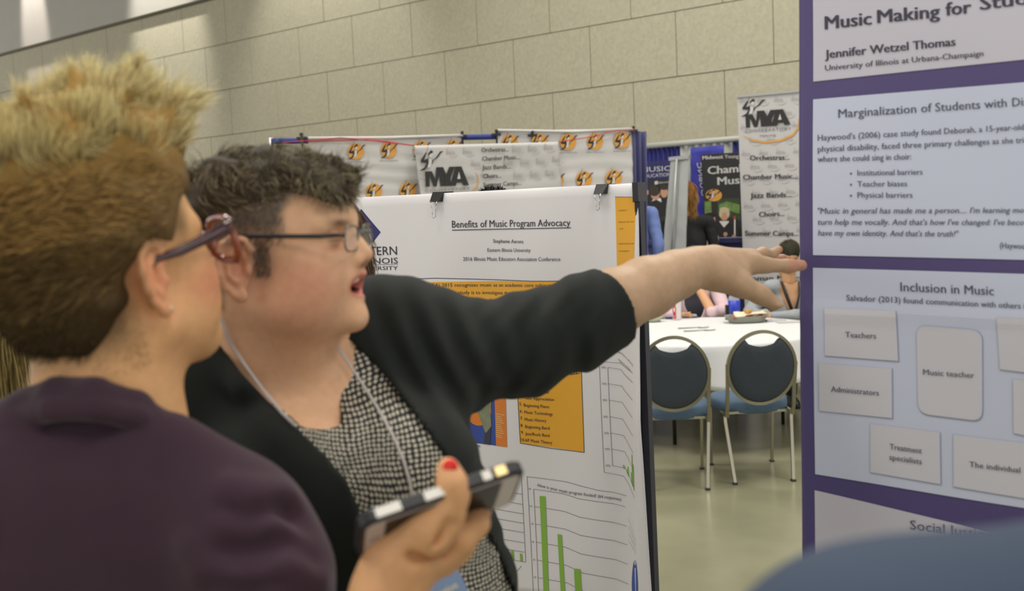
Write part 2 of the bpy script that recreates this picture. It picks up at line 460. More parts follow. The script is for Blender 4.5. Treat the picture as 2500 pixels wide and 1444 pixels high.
bme = None; nb = 0
k0 = math.floor((z3)/BH)+1
for r in range(-4, 4):
    zc0 = z3+r*BH                       # bottom of this course
    if zc0+BH < .3: continue
    h = min(BH, ztop-zc0)
    if h < .08: continue
    ph = 0 if r % 2 else .5             # running bond
    nlo, nhi = int(-9/BL), int(19/BL)
    part = MB(); part.box(0, 0, 0, BL-.009, .06, h-.009, b=.003)
    me = None
    for n_ in range(nlo, nhi):
        t = t0j+(n_+.5+ph)*BL
        ce = p0w+dwW*t-nwW*.02; ce = np.array([ce[0], ce[1], zc0+h/2])
        if me is None:
            o = mesh_obj('wall_block', [tuple(Rw @ np.array(v)+ce) for v in part.v], part.f, m_block, smooth=False)
            me = o.data; oz = o.location.copy(); d0 = np.array(oz)-ce
        else:
            o = bpy.data.objects.new('wall_block', me); COL.objects.link(o); o.location = ce+d0
        o.location = Vector(ce+d0+nwW*rng.uniform(-.002, .002))-wall_o.location
        o.parent = wall_o; nb += 1
up = MB(); cu_ = p0w+dwW*4.5+nwW*.03; up.box(cu_[0], cu_[1], (ztop+9)/2, 30, .16, 9-ztop, R=Rw)
tag(up.build('trim_1', m_upper), kind='structure')

m_floor = mat('polished_concrete', (142, 140, 114), rough=.22, noise=.22, nscale=1.6, bump=.02, bscale=4, spec=.6)
fl = MB(); fl.box(2, 6, -.05, 44, 44, .1); tag(fl.build('floor', m_floor), kind='structure')
m_ceil = mat('ceiling_paint', (150, 148, 140), rough=.9)
ce_ = MB(); ce_.box(2, 6, 9.05, 44, 44, .1); tag(ce_.build('ceiling', m_ceil), kind='structure')

def gp(px, py, z):
    """point on the horizontal plane at height z seen at this pixel"""
    r = M @ np.array([(px-1250)/F, 1, (722-py)/F]); return EYE+r*(z-EYE[2])/r[2]
def onf(p, z=0.0): q = np.array(p, float); q[2] = z; return q

# wall washers: real spot lamps near the wall
def spot(px, py, out, z, power, ang=60, col=(1, .95, .86)):
    q = W(wallS(px, py)); l = bpy.data.lights.new('wall_washer', 'SPOT'); l.energy = power; l.spot_size = math.radians(ang); l.spot_blend = .6; l.color = col; l.shadow_soft_size = .1
    o = bpy.data.objects.new('wall_washer', l); COL.objects.link(o); o.location = (q[0]+nwW[0]*out, q[1]+nwW[1]*out, z)
    tgt = Vector((q[0], q[1], q[2])); o.rotation_euler = (tgt-o.location).to_track_quat('-Z', 'Y').to_euler()
spot(405, -10, 1.3, 8.4, 1200, 44)
spot(95, 40, .8, 8.7, 1500, 26, (1, .88, .82))
spot(800, 20, 1.4, 7.8, 500, 70)
spot(1500, -60, 1.4, 7.6, 150, 80)

# ================================================================ shared colours
m_white = mat('banner_white', (196, 194, 192), rough=.6)
m_sheet = mat('poster_paper', (232, 230, 232), rough=.45)
m_black = mat('print_black', (34, 33, 33), rough=.6)
m_ink = mat('print_ink', (45, 42, 62), rough=.5)
m_grey = mat('print_grey', (96, 96, 104), rough=.5)
m_wmk = mat('print_watermark', (178, 175, 175), rough=.6)
m_orange = mat('print_orange', (238, 174, 42), rough=.5)
m_roundel = mat('print_amber', (206, 150, 66), rough=.6)
m_navy = mat('drape_navy', (38, 40, 92), rough=.75, noise=.15, nscale=30, sheen=.3)
m_blue = mat('drape_blue', (44, 46, 150), rough=.6, sheen=.2)
m_lgrey = mat('drape_pale', (176, 178, 172), rough=.8)
m_blk = mat('black_metal', (22, 22, 25), rough=.4)
m_alu = mat('aluminium', (165, 166, 164), rough=.4, metal=.4)

def drape(name, surf, pts, amp, waves, m, parent=None, nx=80, ny=4, flare=0.0, off=0.0, **kw):
    P = [np.array(p, float) for p in pts]; V = []
    for j in range(ny+1):
        for i in range(nx+1):
            u, v = i/nx, j/ny; q = (P[0]*(1-u)+P[1]*u)*(1-v)+(P[3]*(1-u)+P[2]*u)*v
            V.append(surf(q[0], q[1], off+amp*(.6+flare*v)*math.sin(u*waves*2*math.pi+.6*math.sin(u*17)+.3*v)))
    k = nx+1
    V2 = [surf((P[0]*(1-i/nx)+P[1]*i/nx)[0], (P[0]*(1-i/nx)+P[1]*i/nx)[1], 0) for i in range(1)]
    Fc = [(j*k+i, (j+1)*k+i, (j+1)*k+i+1, j*k+i+1) for j in range(ny) for i in range(nx)]
    o = mesh_obj(name, W(np.array(V)), Fc, m, parent, smooth=True, **kw)
    md = o.modifiers.new('thickness', 'SOLIDIFY'); md.thickness = .004
    return o
def wpt(S, px, py, off=0): return W(S(px, py, off))

FIG = [[(0, 1), (.21, .83), (.30, .63), (.06, .60), (.05, .51), (.16, .29), (.26, .11), (.30, .14), (.22, .37), (.19, .49), (.36, .39), (.37, .62), (.33, .80), (.22, .96), (.05, 1)],
       [(.35, .17), (.48, 0), (.56, .06), (.54, .14), (.42, .2), (.38, .3)],
       [(.52, .5), (.68, .36), (.86, .06), (1, .05), (.87, .17), (.76, .36), (.58, .5), (.52, .69), (.49, .55)]]
FIGW = [[(.38, .43), (.48, .42), (.51, .55), (.46, .84), (.32, .84), (.38, .62)], [(.42, .2), (.52, .16), (.54, .3), (.48, .38), (.4, .33)]]
def figure(g, x, y, w_, h_, layer=3, baton=True, white=m_white):
    for p in FIG: g.poly([(x+a*w_, y+b*h_) for a, b in p], m_black, layer)
    for p in FIGW: g.poly([(x+a*w_, y+b*h_) for a, b in p], white, layer+1)
    if baton: g.line([(x+.28*w_, y+.15*h_), (x+.36*w_, y-.2*h_)], max(.8, w_*.012), m_black, layer)
def mya(g, x0, y0, x1, y1, h):
    """the three heavy joined capitals; baseline (x0,y0)-(x1,y1), height h"""
    def T(p): return [(x0+(x1-x0)*a-b*h*.03*0+(-.055*h*b), y0+(y1-y0)*a-h*b) for a, b in p]
    g.poly(T([(0, 0), (.0, .80), (.17, .80), (.25, .35), (.28, 1), (.45, 1), (.50, 0), (.36, 0), (.34, .62), (.27, 0), (.19, 0), (.10, .62), (.10, 0)]), m_black, 3)
    g.poly(T([(.45, 1), (.52, .62), (.60, 1), (.74, 1), (.62, .42), (.62, 0), (.47, 0), (.48, .42), (.36, .95), (.40, 1)]), m_black, 4)
    g.poly(T([(.74, 1), (.90, 1), (1.06, 0), (.92, 0), (.89, .16), (.76, .16), (.74, 0), (.60, 0)]), m_black, 5)
    g.poly(T([(.78, .35), (.86, .35), (.83, .72)]), m_white, 6)
def wmark(g, x, y, s=1.0):
    g.text('MYA', (x, y), (x+20*s, y-1*s), 9*s, m_wmk, 1.4, bold=.03)
    g.poly([(x-4*s, y-4*s), (x+1*s, y-10*s), (x-1*s, y-15*s), (x+1*s, y-16*s), (x+4*s, y-10*s), (x+1*s, y-5*s)], m_wmk, 1.4)
    g.poly([(x+2*s, y+3*s), (x+14*s, y+5*s), (x+24*s, y+1*s), (x+27*s, y-5*s), (x+25*s, y+3*s), (x+14*s, y+7*s)], m_wmk, 1.4)

# ================================================================ MYA pipe and drape group behind the middle poster
a22 = math.radians(20); NB = M.T @ np.array([math.sin(a22), -math.cos(a22), 0.0])
banS = plane_surf(c(1150, 350, 8.6), NB)
r_ = empty('drape_stand', onf(wpt(banS, 1150, 400)), 'blue-sleeved pipe stand with black clamps and navy end drape behind the white banners', 'drape stand')
rod = MB(); rod.tube([wpt(banS, 664, 345, -.03), wpt(banS, 1550, 326, -.03)], .022, n=10); rod.build('rod', mat('rod_sleeve', (42, 56, 130), rough=.7), r_, smooth=True)
drape('drape', banS, [(1543, 320), (1577, 322), (1582, 760), (1552, 760)], .03, 2.5, m_navy, r_, nx=30)
for px, py in ((664, 345), (1556, 326), (1130, 336)):
    po = MB(); q = wpt(banS, px, py, -.06); po.tube([onf(q), q+np.array([0, 0, .03])], .02, n=8); po.build('post', m_alu, r_, smooth=True)
for px, py in ((737, 339), (1129, 334), (1212, 330), (1300, 332), (1546, 321)):
    cl = MB(); q = wpt(banS, px, py, .0); cl.tube([q+[0, 0, .045], q-[0, 0, .085]], .008, n=6); cl.box(q[0], q[1], q[2]+.005, .075, .035, .018); cl.box(q[0], q[1]-.01, q[2]+.03, .022, .04, .022); cl.build('clamp', m_blk, r_)
def roundel(parent, S, x, y, s=1.0, lo=None, hi=None):
    g = Flat(); g.ell(x, y, 20*s, 20*s, m_roundel, 1, n=22); figure(g, x-20*s, y-18*s, 44*s, 38*s, 2); g.text('Midwest Young Artists', (x-22*s, y+28*s), (x+22*s, y+27*s), 3.5*s, m_grey, 2)
    return g.build('roundel', S, parent, eps=.0015)
def banner_cloth(name, S, pts, parent, m=m_white, seed=0, nx=60, ny=24, amp=.010, off=.01, thick=.003):
    P = [np.array(p, float) for p in pts]; V = []
    for j in range(ny+1):
        for i in range(nx+1):
            u, v = i/nx, j/ny; q = (P[0]*(1-u)+P[1]*u)*(1-v)+(P[3]*(1-u)+P[2]*u)*v
            wr = math.sin(v*38+seed+1.5*math.sin(u*5+seed))*.5*math.exp(-((v-.5)/.35)**2)+math.sin(u*9+seed*2+v*3)*.6+math.sin((u*7-v*9)+seed)*.4
            V.append(S(q[0], q[1], off+amp*wr-amp))
    k = nx+1; Fc = [(j*k+i, (j+1)*k+i, (j+1)*k+i+1, j*k+i+1) for j in range(ny) for i in range(nx)]
    o = mesh_obj(name, W(np.array(V)), Fc, m, parent, smooth=True); md = o.modifiers.new('thickness', 'SOLIDIFY'); md.thickness = thick; md.offset = -1
    return o
bl = empty('vinyl_banner', onf(wpt(banS, 940, 400), 1.6), 'white banner with amber roundels hung left on the blue rod', 'banner', 'white roundel banners')
banner_cloth('cloth', banS, [(752, 337), (1128, 331), (1132, 520), (770, 520)], bl, seed=1)
t_ = MB(); t_.tube([wpt(banS, 752, 338, .015), wpt(banS, 940, 337, .015), wpt(banS, 1128, 331, .015)], .012, n=8); t_.build('top_hem', m_white, bl, smooth=True)
for x, y in ((868, 370), (948, 367), (1028, 364), (1105, 362), (838, 470), (912, 468), (995, 465)): roundel(bl, lambda a, b, o=0: banS(a, b, np.asarray(o)+.014), x, y)
br = empty('vinyl_banner', onf(wpt(banS, 1380, 400), 1.6), 'white banner with amber roundels hung right on the blue rod', 'banner', 'white roundel banners')
banner_cloth('cloth', banS, [(1214, 319), (1545, 315), (1552, 520), (1220, 520)], br, seed=4)
t_ = MB(); t_.tube([wpt(banS, 1214, 319, .015), wpt(banS, 1400, 322, .015), wpt(banS, 1545, 315, .015)], .012, n=8); t_.build('top_hem', m_white, br, smooth=True)
for x, y in ((1243, 348), (1316, 347), (1385, 347), (1451, 346), (1517, 343), (1355, 440), (1424, 438), (1497, 435)): roundel(br, lambda a, b, o=0: banS(a, b, np.asarray(o)+.014), x, y)
mb_ = empty('vinyl_banner', onf(wpt(banS, 1180, 440, .12), 1.6), 'white conservatory banner with heavy black MYA letters strung between red cords', 'banner')
midS = lambda a, b, o=0: banS(a, b, np.asarray(o)+.10)
banner_cloth('cloth', midS, [(1003, 358), (1352, 349), (1366, 560), (1030, 565)], mb_, m=mat('banner_midwhite', (184, 182, 180), rough=.55), seed=2, amp=.006)
g = Flat(); mya(g, 1030, 457.5, 1128, 454, 46); figure(g, 1015, 369, 58, 50)
for i, (s, a, b) in enumerate([('Orchestras...', (1165, 374), (1230, 372)), ('Chamber Music...', (1166.5, 395), (1257, 391)), ('Jazz Bands...', (1167, 416), (1235, 413.5)), ('Choirs...', (1168.5, 437), (1212, 435.5)), ('Summer Camps...', (1169.5, 458), (1261, 453))]):
    g.text(s, a, b, 11, m_black, 3, bold=.014)
g.text('CONSERVATORY', (1029, 471), (1136, 464), 6, m_grey, 3, space=1.2)
g.poly([(1148, 419), (1154, 430), (1157, 445), (1152, 458), (1141, 467), (1147, 466), (1155, 459), (1159, 445), (1156, 430)], m_roundel, 3)
for k, (x, y) in enumerate([(1082, 380), (1122, 378), (1242, 372), (1280, 371), (1318, 368), (1142, 408), (1222, 404), (1262, 403), (1300, 402), (1338, 398), (1165, 434), (1245, 435), (1285, 433), (1322, 431), (1128, 440), (1004, 380), (1012, 442)]): wmark(g, x, y)
g.build('print', midS, mb_, eps=.002, off=.010)
m_red = mat('red_cord', (178, 48, 52), rough=.6)
for nm, P in (('left cord', [(688, 349, .02), (830, 337, .03), (900, 345, .06), (1000, 358, .11)]), ('upper left cord', [(745, 347, .02), (900, 341, .04), (1003, 358, .11)]), ('right cord', [(1352, 349, .11), (1440, 335, .06), (1502, 319, .03), (1546, 322, .02)])):
    t_ = MB(); t_.tube([wpt(banS, *p) for p in P], .004, n=5); o = t_.build('cord', m_red, smooth=True)
    tag(o, {'left cord': 'lower red cord tying the MYA banner to the rod at its left', 'upper left cord': 'upper red cord running over the left roundel banner', 'right cord': 'red cord tying the MYA banner to the rod at its right'}[nm], 'cord', 'red banner cords')

# ================================================================ booth drapes and banners by the wall
boS = plane_surf(c(1700, 400, 11.35), NW)
bo = empty('booth_drape', onf(wpt(boS, 1700, 500)), 'blue and white pleated booth drape hung along the stone wall', 'drape')
drape('panel', boS, [(1560, 357), (1662, 350), (1668, 720), (1565, 720)], .035, 9, mat('booth_blue', (36, 38, 112), rough=.7), bo, label='blue pleated panel')
drape('panel', boS, [(1660, 353), (1790, 342), (1796, 720), (1667, 720)], .03, 6, m_lgrey, bo, label='pale pleated panel')
drape('panel', boS, [(1788, 342), (1960, 328), (1966, 720), (1794, 720)], .035, 9, MATS['booth_blue'], bo, label='blue pleated panel')
t_ = MB(); t_.tube([wpt(boS, 1555, 359, .03), wpt(boS, 1965, 326, .03)], .03, n=8); t_.build('rail', m_lgrey, bo, smooth=True)
for px, py in ((1560, 358), (1780, 342), (1960, 328)):
    q = wpt(boS, px, py, -.08); t_ = MB(); t_.tube([onf(q), q], .02, n=8); t_.build('post', m_alu, bo, smooth=True)
mid2 = plane_surf(c(1700, 400, 11.15), NW)
vb = empty('vertical_banner', onf(wpt(mid2, 1730, 480)), 'bright blue hanging banner with white vertical lettering on pale drape', 'banner')
banner_cloth('cloth', mid2, [(1684, 361), (1766, 354), (1776, 640), (1690, 640)], vb, m=m_blue, seed=3, nx=20, ny=20, amp=.02)
g = Flat(); g.text('OUBNC', (1716, 480), (1704, 398), 11, m_white, 1, bold=.02, down=(-1, .1)); g.build('lettering', mid2, vb, eps=.004, off=.02)
ms = plane_surf(c(1600, 480, 11.15), NW)
mp = empty('music_poster', onf(wpt(ms, 1605, 480)), 'dark music education poster with blue head behind the silver banner stand', 'poster')
slab('sheet', ms, [(1574, 396), (1640, 390), (1648, 600), (1582, 604)], 0, -.02, m_black, mp)
g = Flat(); g.quad([(1574, 396), (1640, 390), (1642, 436), (1576, 440)], mat('print_deepblue', (30, 32, 92), rough=.6), 1)
g.text('MUSIC', (1566, 421), (1638, 417), 13, m_white, 2); g.text('EDUCATION', (1569, 435), (1638, 430), 9, m_white, 2)
g.text('Illinois', (1609, 449), (1634, 446), 5, m_white, 2); g.quad([(1599, 443), (1607, 442), (1607, 450), (1599, 451)], m_white, 2); mpk = mat('photo_skin', (190, 142, 116)); mdk = mat('photo_dark', (24, 22, 22)); mh1 = mat('photo_brown', (50, 42, 36)); mwt = mat('photo_white', (214, 212, 205))
g.build('lettering', ms, mp, eps=.003); g = Flat()
g.poly([(1578, 520), (1590, 494), (1602, 488), (1616, 494), (1626, 510), (1630, 600), (1580, 602)], mdk, 1); g.poly([(1592, 492), (1598, 482), (1614, 484), (1616, 494), (1603, 488)], mwt, 2)
g.ell(1601, 474, 11, 14, mpk, 3); g.ell(1599, 466, 13, 13, mh1, 4); g.ell(1622, 470, 9, 13, mpk, 2); g.ell(1622, 458, 10, 6, mh1, 2.5); g.poly([(1612, 484), (1632, 482), (1640, 500), (1640, 560), (1628, 560)], mdk, 1.5); g.ell(1581, 470, 3, 6, mpk, 1); g.poly([(1576, 486), (1584, 486), (1584, 560), (1578, 560)], mdk, .9)
g.build('photo', ms, mp, eps=.003)

# silver pull-up banner seen from behind
pb_s = plane_surf(c(1650, 480, 9.95), NW)
pb = empty('pull_up_banner', onf(wpt(pb_s, 1650, 500)), 'plain silver-grey back of a pull-up banner between dark poster and black coat', 'banner')
m_silver = mat('silver_back', (170, 173, 172), rough=.5, noise=.03, nscale=5)
banner_cloth('sheet', pb_s, [(1638, 386), (1682, 381), (1672, 700), (1612, 704)], pb, m=m_silver, nx=12, ny=20, amp=.006)
slab('top_rail', pb_s, [(1635, 384), (1684, 379), (1684, 388), (1635, 393)], .02, -.02, m_alu, pb)
t_ = MB(); t_.tube([wpt(pb_s, 1656, 388, .03), wpt(pb_s, 1638, 702, .03)], .012, n=6); t_.build('pole', m_alu, pb, smooth=True)
q = onf(wpt(pb_s, 1640, 704)); t_ = MB(); t_.box(q[0], q[1], .05, .62, .16, .10, R=Rw); t_.build('base', m_alu, pb)
t_ = MB(); t_.tube([onf(q, .05), wpt(pb_s, 1638, 702, .03)], .012, n=6); t_.build('pole', m_alu, pb, smooth=True)

# black chamber music banner
cs = plane_surf(c(1750, 450, 10.95), NW)
cb = empty('pull_up_banner', onf(wpt(cs, 1760, 500)), 'black pull-up banner with white chamber music lettering and a players photo', 'banner')
slab('sheet', cs, [(1711, 378), (1880, 367), (1890, 720), (1730, 726)], 0, -.01, m_black, cb)
g = Flat()
g.text('Midwest', (1716, 390), (1766, 387), 9.5, m_white, 2, bold=.03); g.text('Young', (1770, 387), (1804, 386), 9.5, m_white, 2, bold=.01); g.text('Artists', (1810, 385), (1850, 382), 9.5, m_white, 2, bold=.01)
g.text('Chamber', (1729, 426), (1849, 417), 20, m_white, 2, bold=.03); g.text('Music', (1753, 452), (1828, 447), 20, m_white, 2, bold=.03)
g.ell(1743, 477, 20, 15, m_roundel, 1); figure(g, 1722, 462, 44, 26, 2)
g.build('lettering', cs, cb, eps=.003)
g = Flat(); mg1 = mat('photo_leaf', (104, 132, 66), noise=.4, nscale=30); mg2 = mat('photo_leaf_dark', (48, 66, 34), noise=.4, nscale=30); mpk = mat('photo_skin', (214, 168, 140)); mrd = mat('photo_red', (196, 52, 40)); mdk = mat('photo_dark', (24, 22, 22)); mhr = mat('photo_hair', (190, 176, 140)); mwh = mat('photo_white', (214, 212, 205))
g.quad([(1720, 492), (1736, 492), (1738, 520), (1721, 522)], mg1, 1, 3, 4); g.quad([(1752, 486), (1806, 484), (1808, 540), (1752, 520)], mg2, 1); g.poly([(1756, 500), (1775, 492), (1806, 500), (1806, 522), (1780, 515), (1756, 512)], mg1, 1.5)
g.ell(1736, 536, 11, 14, mpk, 2); g.ell(1735, 526, 12, 7, mdk, 2.5); g.poly([(1722, 550), (1730, 545), (1737, 556), (1746, 546), (1754, 575), (1726, 578)], mdk, 3)
g.ell(1769, 524, 11, 15, mpk, 2); g.ell(1769, 513, 12, 7, mhr, 2.2); g.ell(1760, 522, 4, 9, mhr, 2.5); g.ell(1778, 522, 4, 9, mhr, 2.5)
g.poly([(1757, 540), (1760, 553), (1768, 556), (1778, 550), (1780, 540)], mwh, 2.4); g.poly([(1752, 548), (1758, 543), (1768, 556), (1780, 543), (1792, 552), (1806, 556), (1808, 600), (1754, 600)], mdk, 3)
g.ell(1772, 572, 5, 5, mpk, 4); g.line([(1772, 575), (1768, 600)], 2.5, mpk, 4); g.poly([(1780, 598), (1784, 584), (1796, 574), (1806, 586), (1808, 598)], mrd, 4); g.line([(1795, 530), (1795, 580)], 3.5, mwh, 5); g.ell(1795, 532, 3, 4, mrd, 6); g.ell(1793, 578, 5, 5, mpk, 6)
g.poly([(1719, 560), (1726, 556), (1724, 580)], mat('photo_teal', (90, 170, 150)), 4)
g.build('photo', cs, cb, eps=.002)

# tall MYA banner
ts = plane_surf(c(1870, 450, 9.95), NW)
tb = empty('pull_up_banner', onf(wpt(ts, 1880, 500)), 'tall white pull-up banner with large black MYA letters and gold swoosh beside purple poster', 'banner')
slab('sheet', ts, [(1800, 238), (1972, 222), (1986, 840), (1822, 850)], 0, -.004, mat('tall_white', (186, 184, 183), rough=.5), tb)
slab('top_rail', ts, [(1799, 234), (1973, 218), (1973, 223), (1799, 239)], .02, -.03, m_alu, tb)
g = Flat(); mya(g, 1822, 312, 1925, 305, 39); figure(g, 1810, 241, 60, 44)
g.text('CONSERVATORY', (1820, 324), (1932, 317), 7, m_grey, 3, space=1.25); g.text('mya.org', (1856, 334), (1894, 332), 6, m_grey, 3)
g.poly([(1812, 331), (1840, 341), (1870, 345), (1905, 341), (1935, 328), (1950, 308), (1950, 288), (1954, 300), (1953, 312), (1938, 332), (1906, 346), (1870, 350), (1838, 345)], m_roundel, 3)
for s, a, b in [('Orchestras...', (1832, 392), (1928, 390)), ('Chamber Music...', (1815, 439), (1948, 436)), ('Jazz Bands...', (1833, 484), (1933, 481)), ('Choirs...', (1854, 530), (1916, 527)), ('Summer Camps...', (1820, 576), (1950, 576)), ('Woman Musicians', (1810, 686), (1990, 684))]:
    g.text(s, a, b, 13, m_black, 3, bold=.02)
for j in range(11):
    for i in range(4):
        x = 1808+i*42+(20 if j % 2 else 0)+j*1.3; y = 254+j*32-i*2
        if x < 1950: wmark(g, x, y, 1.05)
g.build('print', ts, tb, eps=.0025)
q = onf(wpt(ts, 1896, 845)); t_ = MB(); t_.box(q[0], q[1], .05, .72, .2, .10, R=Rw); t_.build('base', m_alu, tb)
for px in (1830, 1975):
    t_ = MB(); qa = wpt(ts, px, 842, -.01); t_.tube([onf(qa, .05), qa], .012, n=6); t_.build('foot_pole', m_alu, tb, smooth=True)

# booth table with small white sign
bs = plane_surf(c(1740, 590, 10.5), NW)
bt = empty('booth_table', onf(wpt(bs, 1680, 640)), 'navy draped booth counter with a white top edge behind the pointing arm', 'table')
slab('skirt', bs, [(1582, 596), (1822, 590), (1832, 860), (1592, 874)], 0, -.24, m_navy, bt)
slab('top', bs, [(1578, 588), (1824, 580), (1824, 592), (1578, 598)], .03, -.27, m_navy, bt)
sg = empty('table_sign', wpt(bs, 1739, 602, .05), 'small white printed sign standing on the booth counter', 'sign')
sgS = lambda a, b, o=0: bs(a, b, np.asarray(o)+.06)
slab('card', sgS, [(1717, 577), (1761, 575), (1762, 604), (1718, 606)], 0, -.004, m_white, sg)
g = Flat(); g.ell(1738, 583, 4, 2, m_grey, 1); [g.text('Music for young players', (1724, y), (1756, y-.5), 2, m_grey, 1) for y in (589, 593, 597)]; g.build('lettering', sgS, sg, eps=.002)
pl = slab('paper_stack', lambda a, b, o=0: bs(a, b, np.asarray(o)+.03), [(1684, 590), (1718, 588), (1718, 604), (1684, 605)], .0, -.2, m_white); tag(pl, 'flat pile of white papers on the booth counter beside the small sign', 'papers')

# ================================================================ middle poster on its board
def mid_base(p0, n):
    pl_ = plane_surf(p0, n)
    def f(px, py, off=0.0):
        px = np.asarray(px, float); py = np.asarray(py, float)
        e = .0035*np.sin((px-py*.1)/62.0)+.003*np.sin(px/37+py/190)
        cu = np.clip((px-1488-(py-600)*.02)/72, 0, 1.3)
        e = e+.034*cu**1.6*np.clip((py-520)/420, 0, 1.2)
        return pl_(px, py, np.asarray(off)+e+.006)
    return f, pl_
midP, midPl = mid_base(c(1400, 700, 2.45), NW)
pbd = empty('poster_board', onf(wpt(midPl, 1200, 800)), 'dark framed display board standing behind the poster on program advocacy', 'display board')
slab('panel', midPl, [(722, 498), (1556, 462), (1590, 1500), (722, 1440)], -.004, -.030, mat('board_cloth', (36, 38, 66), rough=.9), pbd)
m_post = mat('board_post', (22, 23, 38), rough=.45)
slab('post', midPl, [(1551, 452), (1564, 451), (1605, 1500), (1589, 1500)], .006, -.012, m_post, pbd)
slab('post', midPl, [(712, 480), (724, 480), (724, 1500), (710, 1500)], .012, -.04, m_post, pbd)
slab('bracket', midPl, [(1550, 446), (1564, 445), (1566, 492), (1552, 494)], .012, -.02, m_blk, pbd)
for px in (717, 1604):
    qa = wpt(midPl, px, 1490, -.015); t_ = MB(); t_.tube([onf(qa, .02), qa], .014, n=6); t_.box(qa[0], qa[1], .015, .04, .5, .03); t_.build('foot', m_post, pbd)
pst = empty('printed_poster', wpt(midPl, 1200, 1200, .01), 'white music program advocacy poster with amber text boxes and green bar charts', 'poster')
slab('sheet', midP, [(735, 490), (1557, 447), (1634, 1480), (735, 1420)], 0, -.0012, m_sheet, pst, nx=120, ny=40, smooth=True)
m_line = mat('print_line', (110, 108, 120)); m_green = mat('print_green', (138, 186, 70)); m_dor = mat('print_dark_orange', (150, 100, 24)); m_pblue = mat('print_blue', (46, 74, 158))
g = Flat()
g.text('Benefits of Music Program Advocacy', (1108, 556), (1398, 551.5), 18, m_ink, 3, bold=.004)
g.line([(1108, 562), (1399, 556)], 2, m_ink, 3)
g.text('Stephanie Aarons', (1206, 593), (1284, 594), 9.5, m_ink, 3, bold=.004)
g.text('Eastern Illinois University', (1192, 615), (1303, 615), 9.5, m_ink, 3); g.text('2016 Illinois Music Educators Association Conference', (1134, 637), (1375, 637), 10, m_ink, 3)
g.build('title_lettering', midP, pst)
g = Flat(); g.poly([(890, 510), (936, 567), (893, 625), (850, 572)], mat('print_indigo', (44, 42, 110)), 1)
g.poly([(884, 556), (893, 556), (893, 548), (899, 545), (903, 551), (903, 560), (915, 562), (917, 622), (880, 622), (876, 590)], m_sheet, 2)
g.text('EASTERN', (867, 624), (974, 622), 22, m_ink, 3); g.text('ILLINOIS', (880, 645), (976, 643), 15, m_ink, 3); g.text('UNIVERSITY', (874, 660), (976, 659), 10, m_ink, 3)
g.line([(905, 647), (976, 645)], 1, m_ink, 3); g.build('emblem', midP, pst)
g = Flat(); g.quad([(760, 692), (1460, 684), (1470, 880), (760, 880)], m_orange, 1, 40, 4); g.line([(760, 693), (932, 685), (1067, 679), (1306, 686), (1460, 686)], 1.6, m_ink, 2)
g.text('The Elementary and Secondary Education Act (ESEA) 2015 recognizes music as an academic core subject', (800, 700), (1352, 700), 9, m_ink, 3)
g.text('by advocacy organizations. The purpose of this study is to investigate the level of importance', (880, 716), (1352, 720), 9, m_ink, 3)
g.text('of music programs as rated by administrators and teachers. An electronic survey', (880, 734), (1352, 738), 9, m_ink, 3); g.build('amber_text_box', midP, pst)
g = Flat(); g.quad([(1502, 481), (1554, 481), (1558, 665), (1510, 668)], m_orange, 1, 6, 8); g.line([(1502, 481), (1554, 481)], 1, m_ink, 2)
for s, y, x0, x1 in (('counselors', 516, 1511, 1533), ('hoping for their vote', 544, 1512, 1552), ('level', 561, 1515, 1524), ('school teachers and', 597, 1513, 1554), ('in the programs', 615, 1514, 1542)): g.text(s, (x0, y), (x1, y-1), 4.5, m_dor, 2)
g.build('amber_strip', midP, pst)
g = Flat(); g.quad([(1266, 872), (1421, 860), (1432.5, 1103), (1275.6, 1081)], m_orange, 1, 10, 4); g.line([(1266, 872), (1275.6, 1081), (1350, 1094), (1432.5, 1103), (1421, 860)], 1.4, m_ink, 2)
def q3(x, y): return (1120+x/2.39, 840+y/2.39)
for s, x0, y0, x1, y1 in (('Courses offered', 372, 190, 700, 175), ('2.', 365, 242, 381, 243), ('General Music', 390, 240, 520, 246), ('3.', 366, 273, 382, 274), ('Beginning Guitar', 390, 277, 542, 288), ('4.', 366, 312, 383, 313), ('Music Appreciation', 392, 318, 568, 331), ('5.', 369, 355, 385, 356), ('Beginning Piano', 395, 362, 540, 373), ('6.', 371, 397, 387, 398), ('Music Technology', 398, 403, 560, 416), ('7.', 373, 438, 389, 439), ('Music History', 400, 445, 523, 454), ('8.', 375, 480, 391, 481), ('Beginning Band', 402, 487, 541, 498), ('9.', 377, 521, 393, 522), ('Jazz/Rock Band', 402, 528, 541, 541), ('10.AP Music Theory', 377, 564, 556, 583)):
    g.text(s, q3(x0, y0), q3(x1, y1), 8, m_ink, 3, bold=.002)
g.line([q3(660, 178), q3(715, 170)], 1.2, m_ink, 3); g.build('course_list', midP, pst)
g = Flat(); g.quad([(1128, 930), (1214, 920), (1216, 1088), (1140, 1080)], m_pblue, 1, 4, 4); g.ell(1170, 1002, 32, 38, mat('print_peel', (226, 130, 40)), 2)
g.quad([(1208, 915), (1238, 912), (1243, 1091), (1215, 1088)], MATS['print_peel'], 2, 2, 5); g.poly([(1164, 975), (1203, 972), (1200, 1010), (1203, 1040), (1188, 1058), (1176, 1030), (1166, 1005)], mat('print_sage', (134, 140, 112), noise=.2), 3)
g.poly([(1186, 1050), (1202, 1040), (1200, 1086), (1184, 1084)], m_ink, 3)
for k in range(12): g.line([(1214, 1010+k*5), (1236-(k*7) % 9, 1013+k*5)], 1.6, mat('print_cream', (228, 200, 140)), 3)
g.text('NAMM', (1148, 1090), (1174, 1093), 6, m_grey, 3); g.build('cover_picture', midP, pst)
g = Flat()      # chart at the right edge
def pth(pts): return [q3(*p) for p in pts]
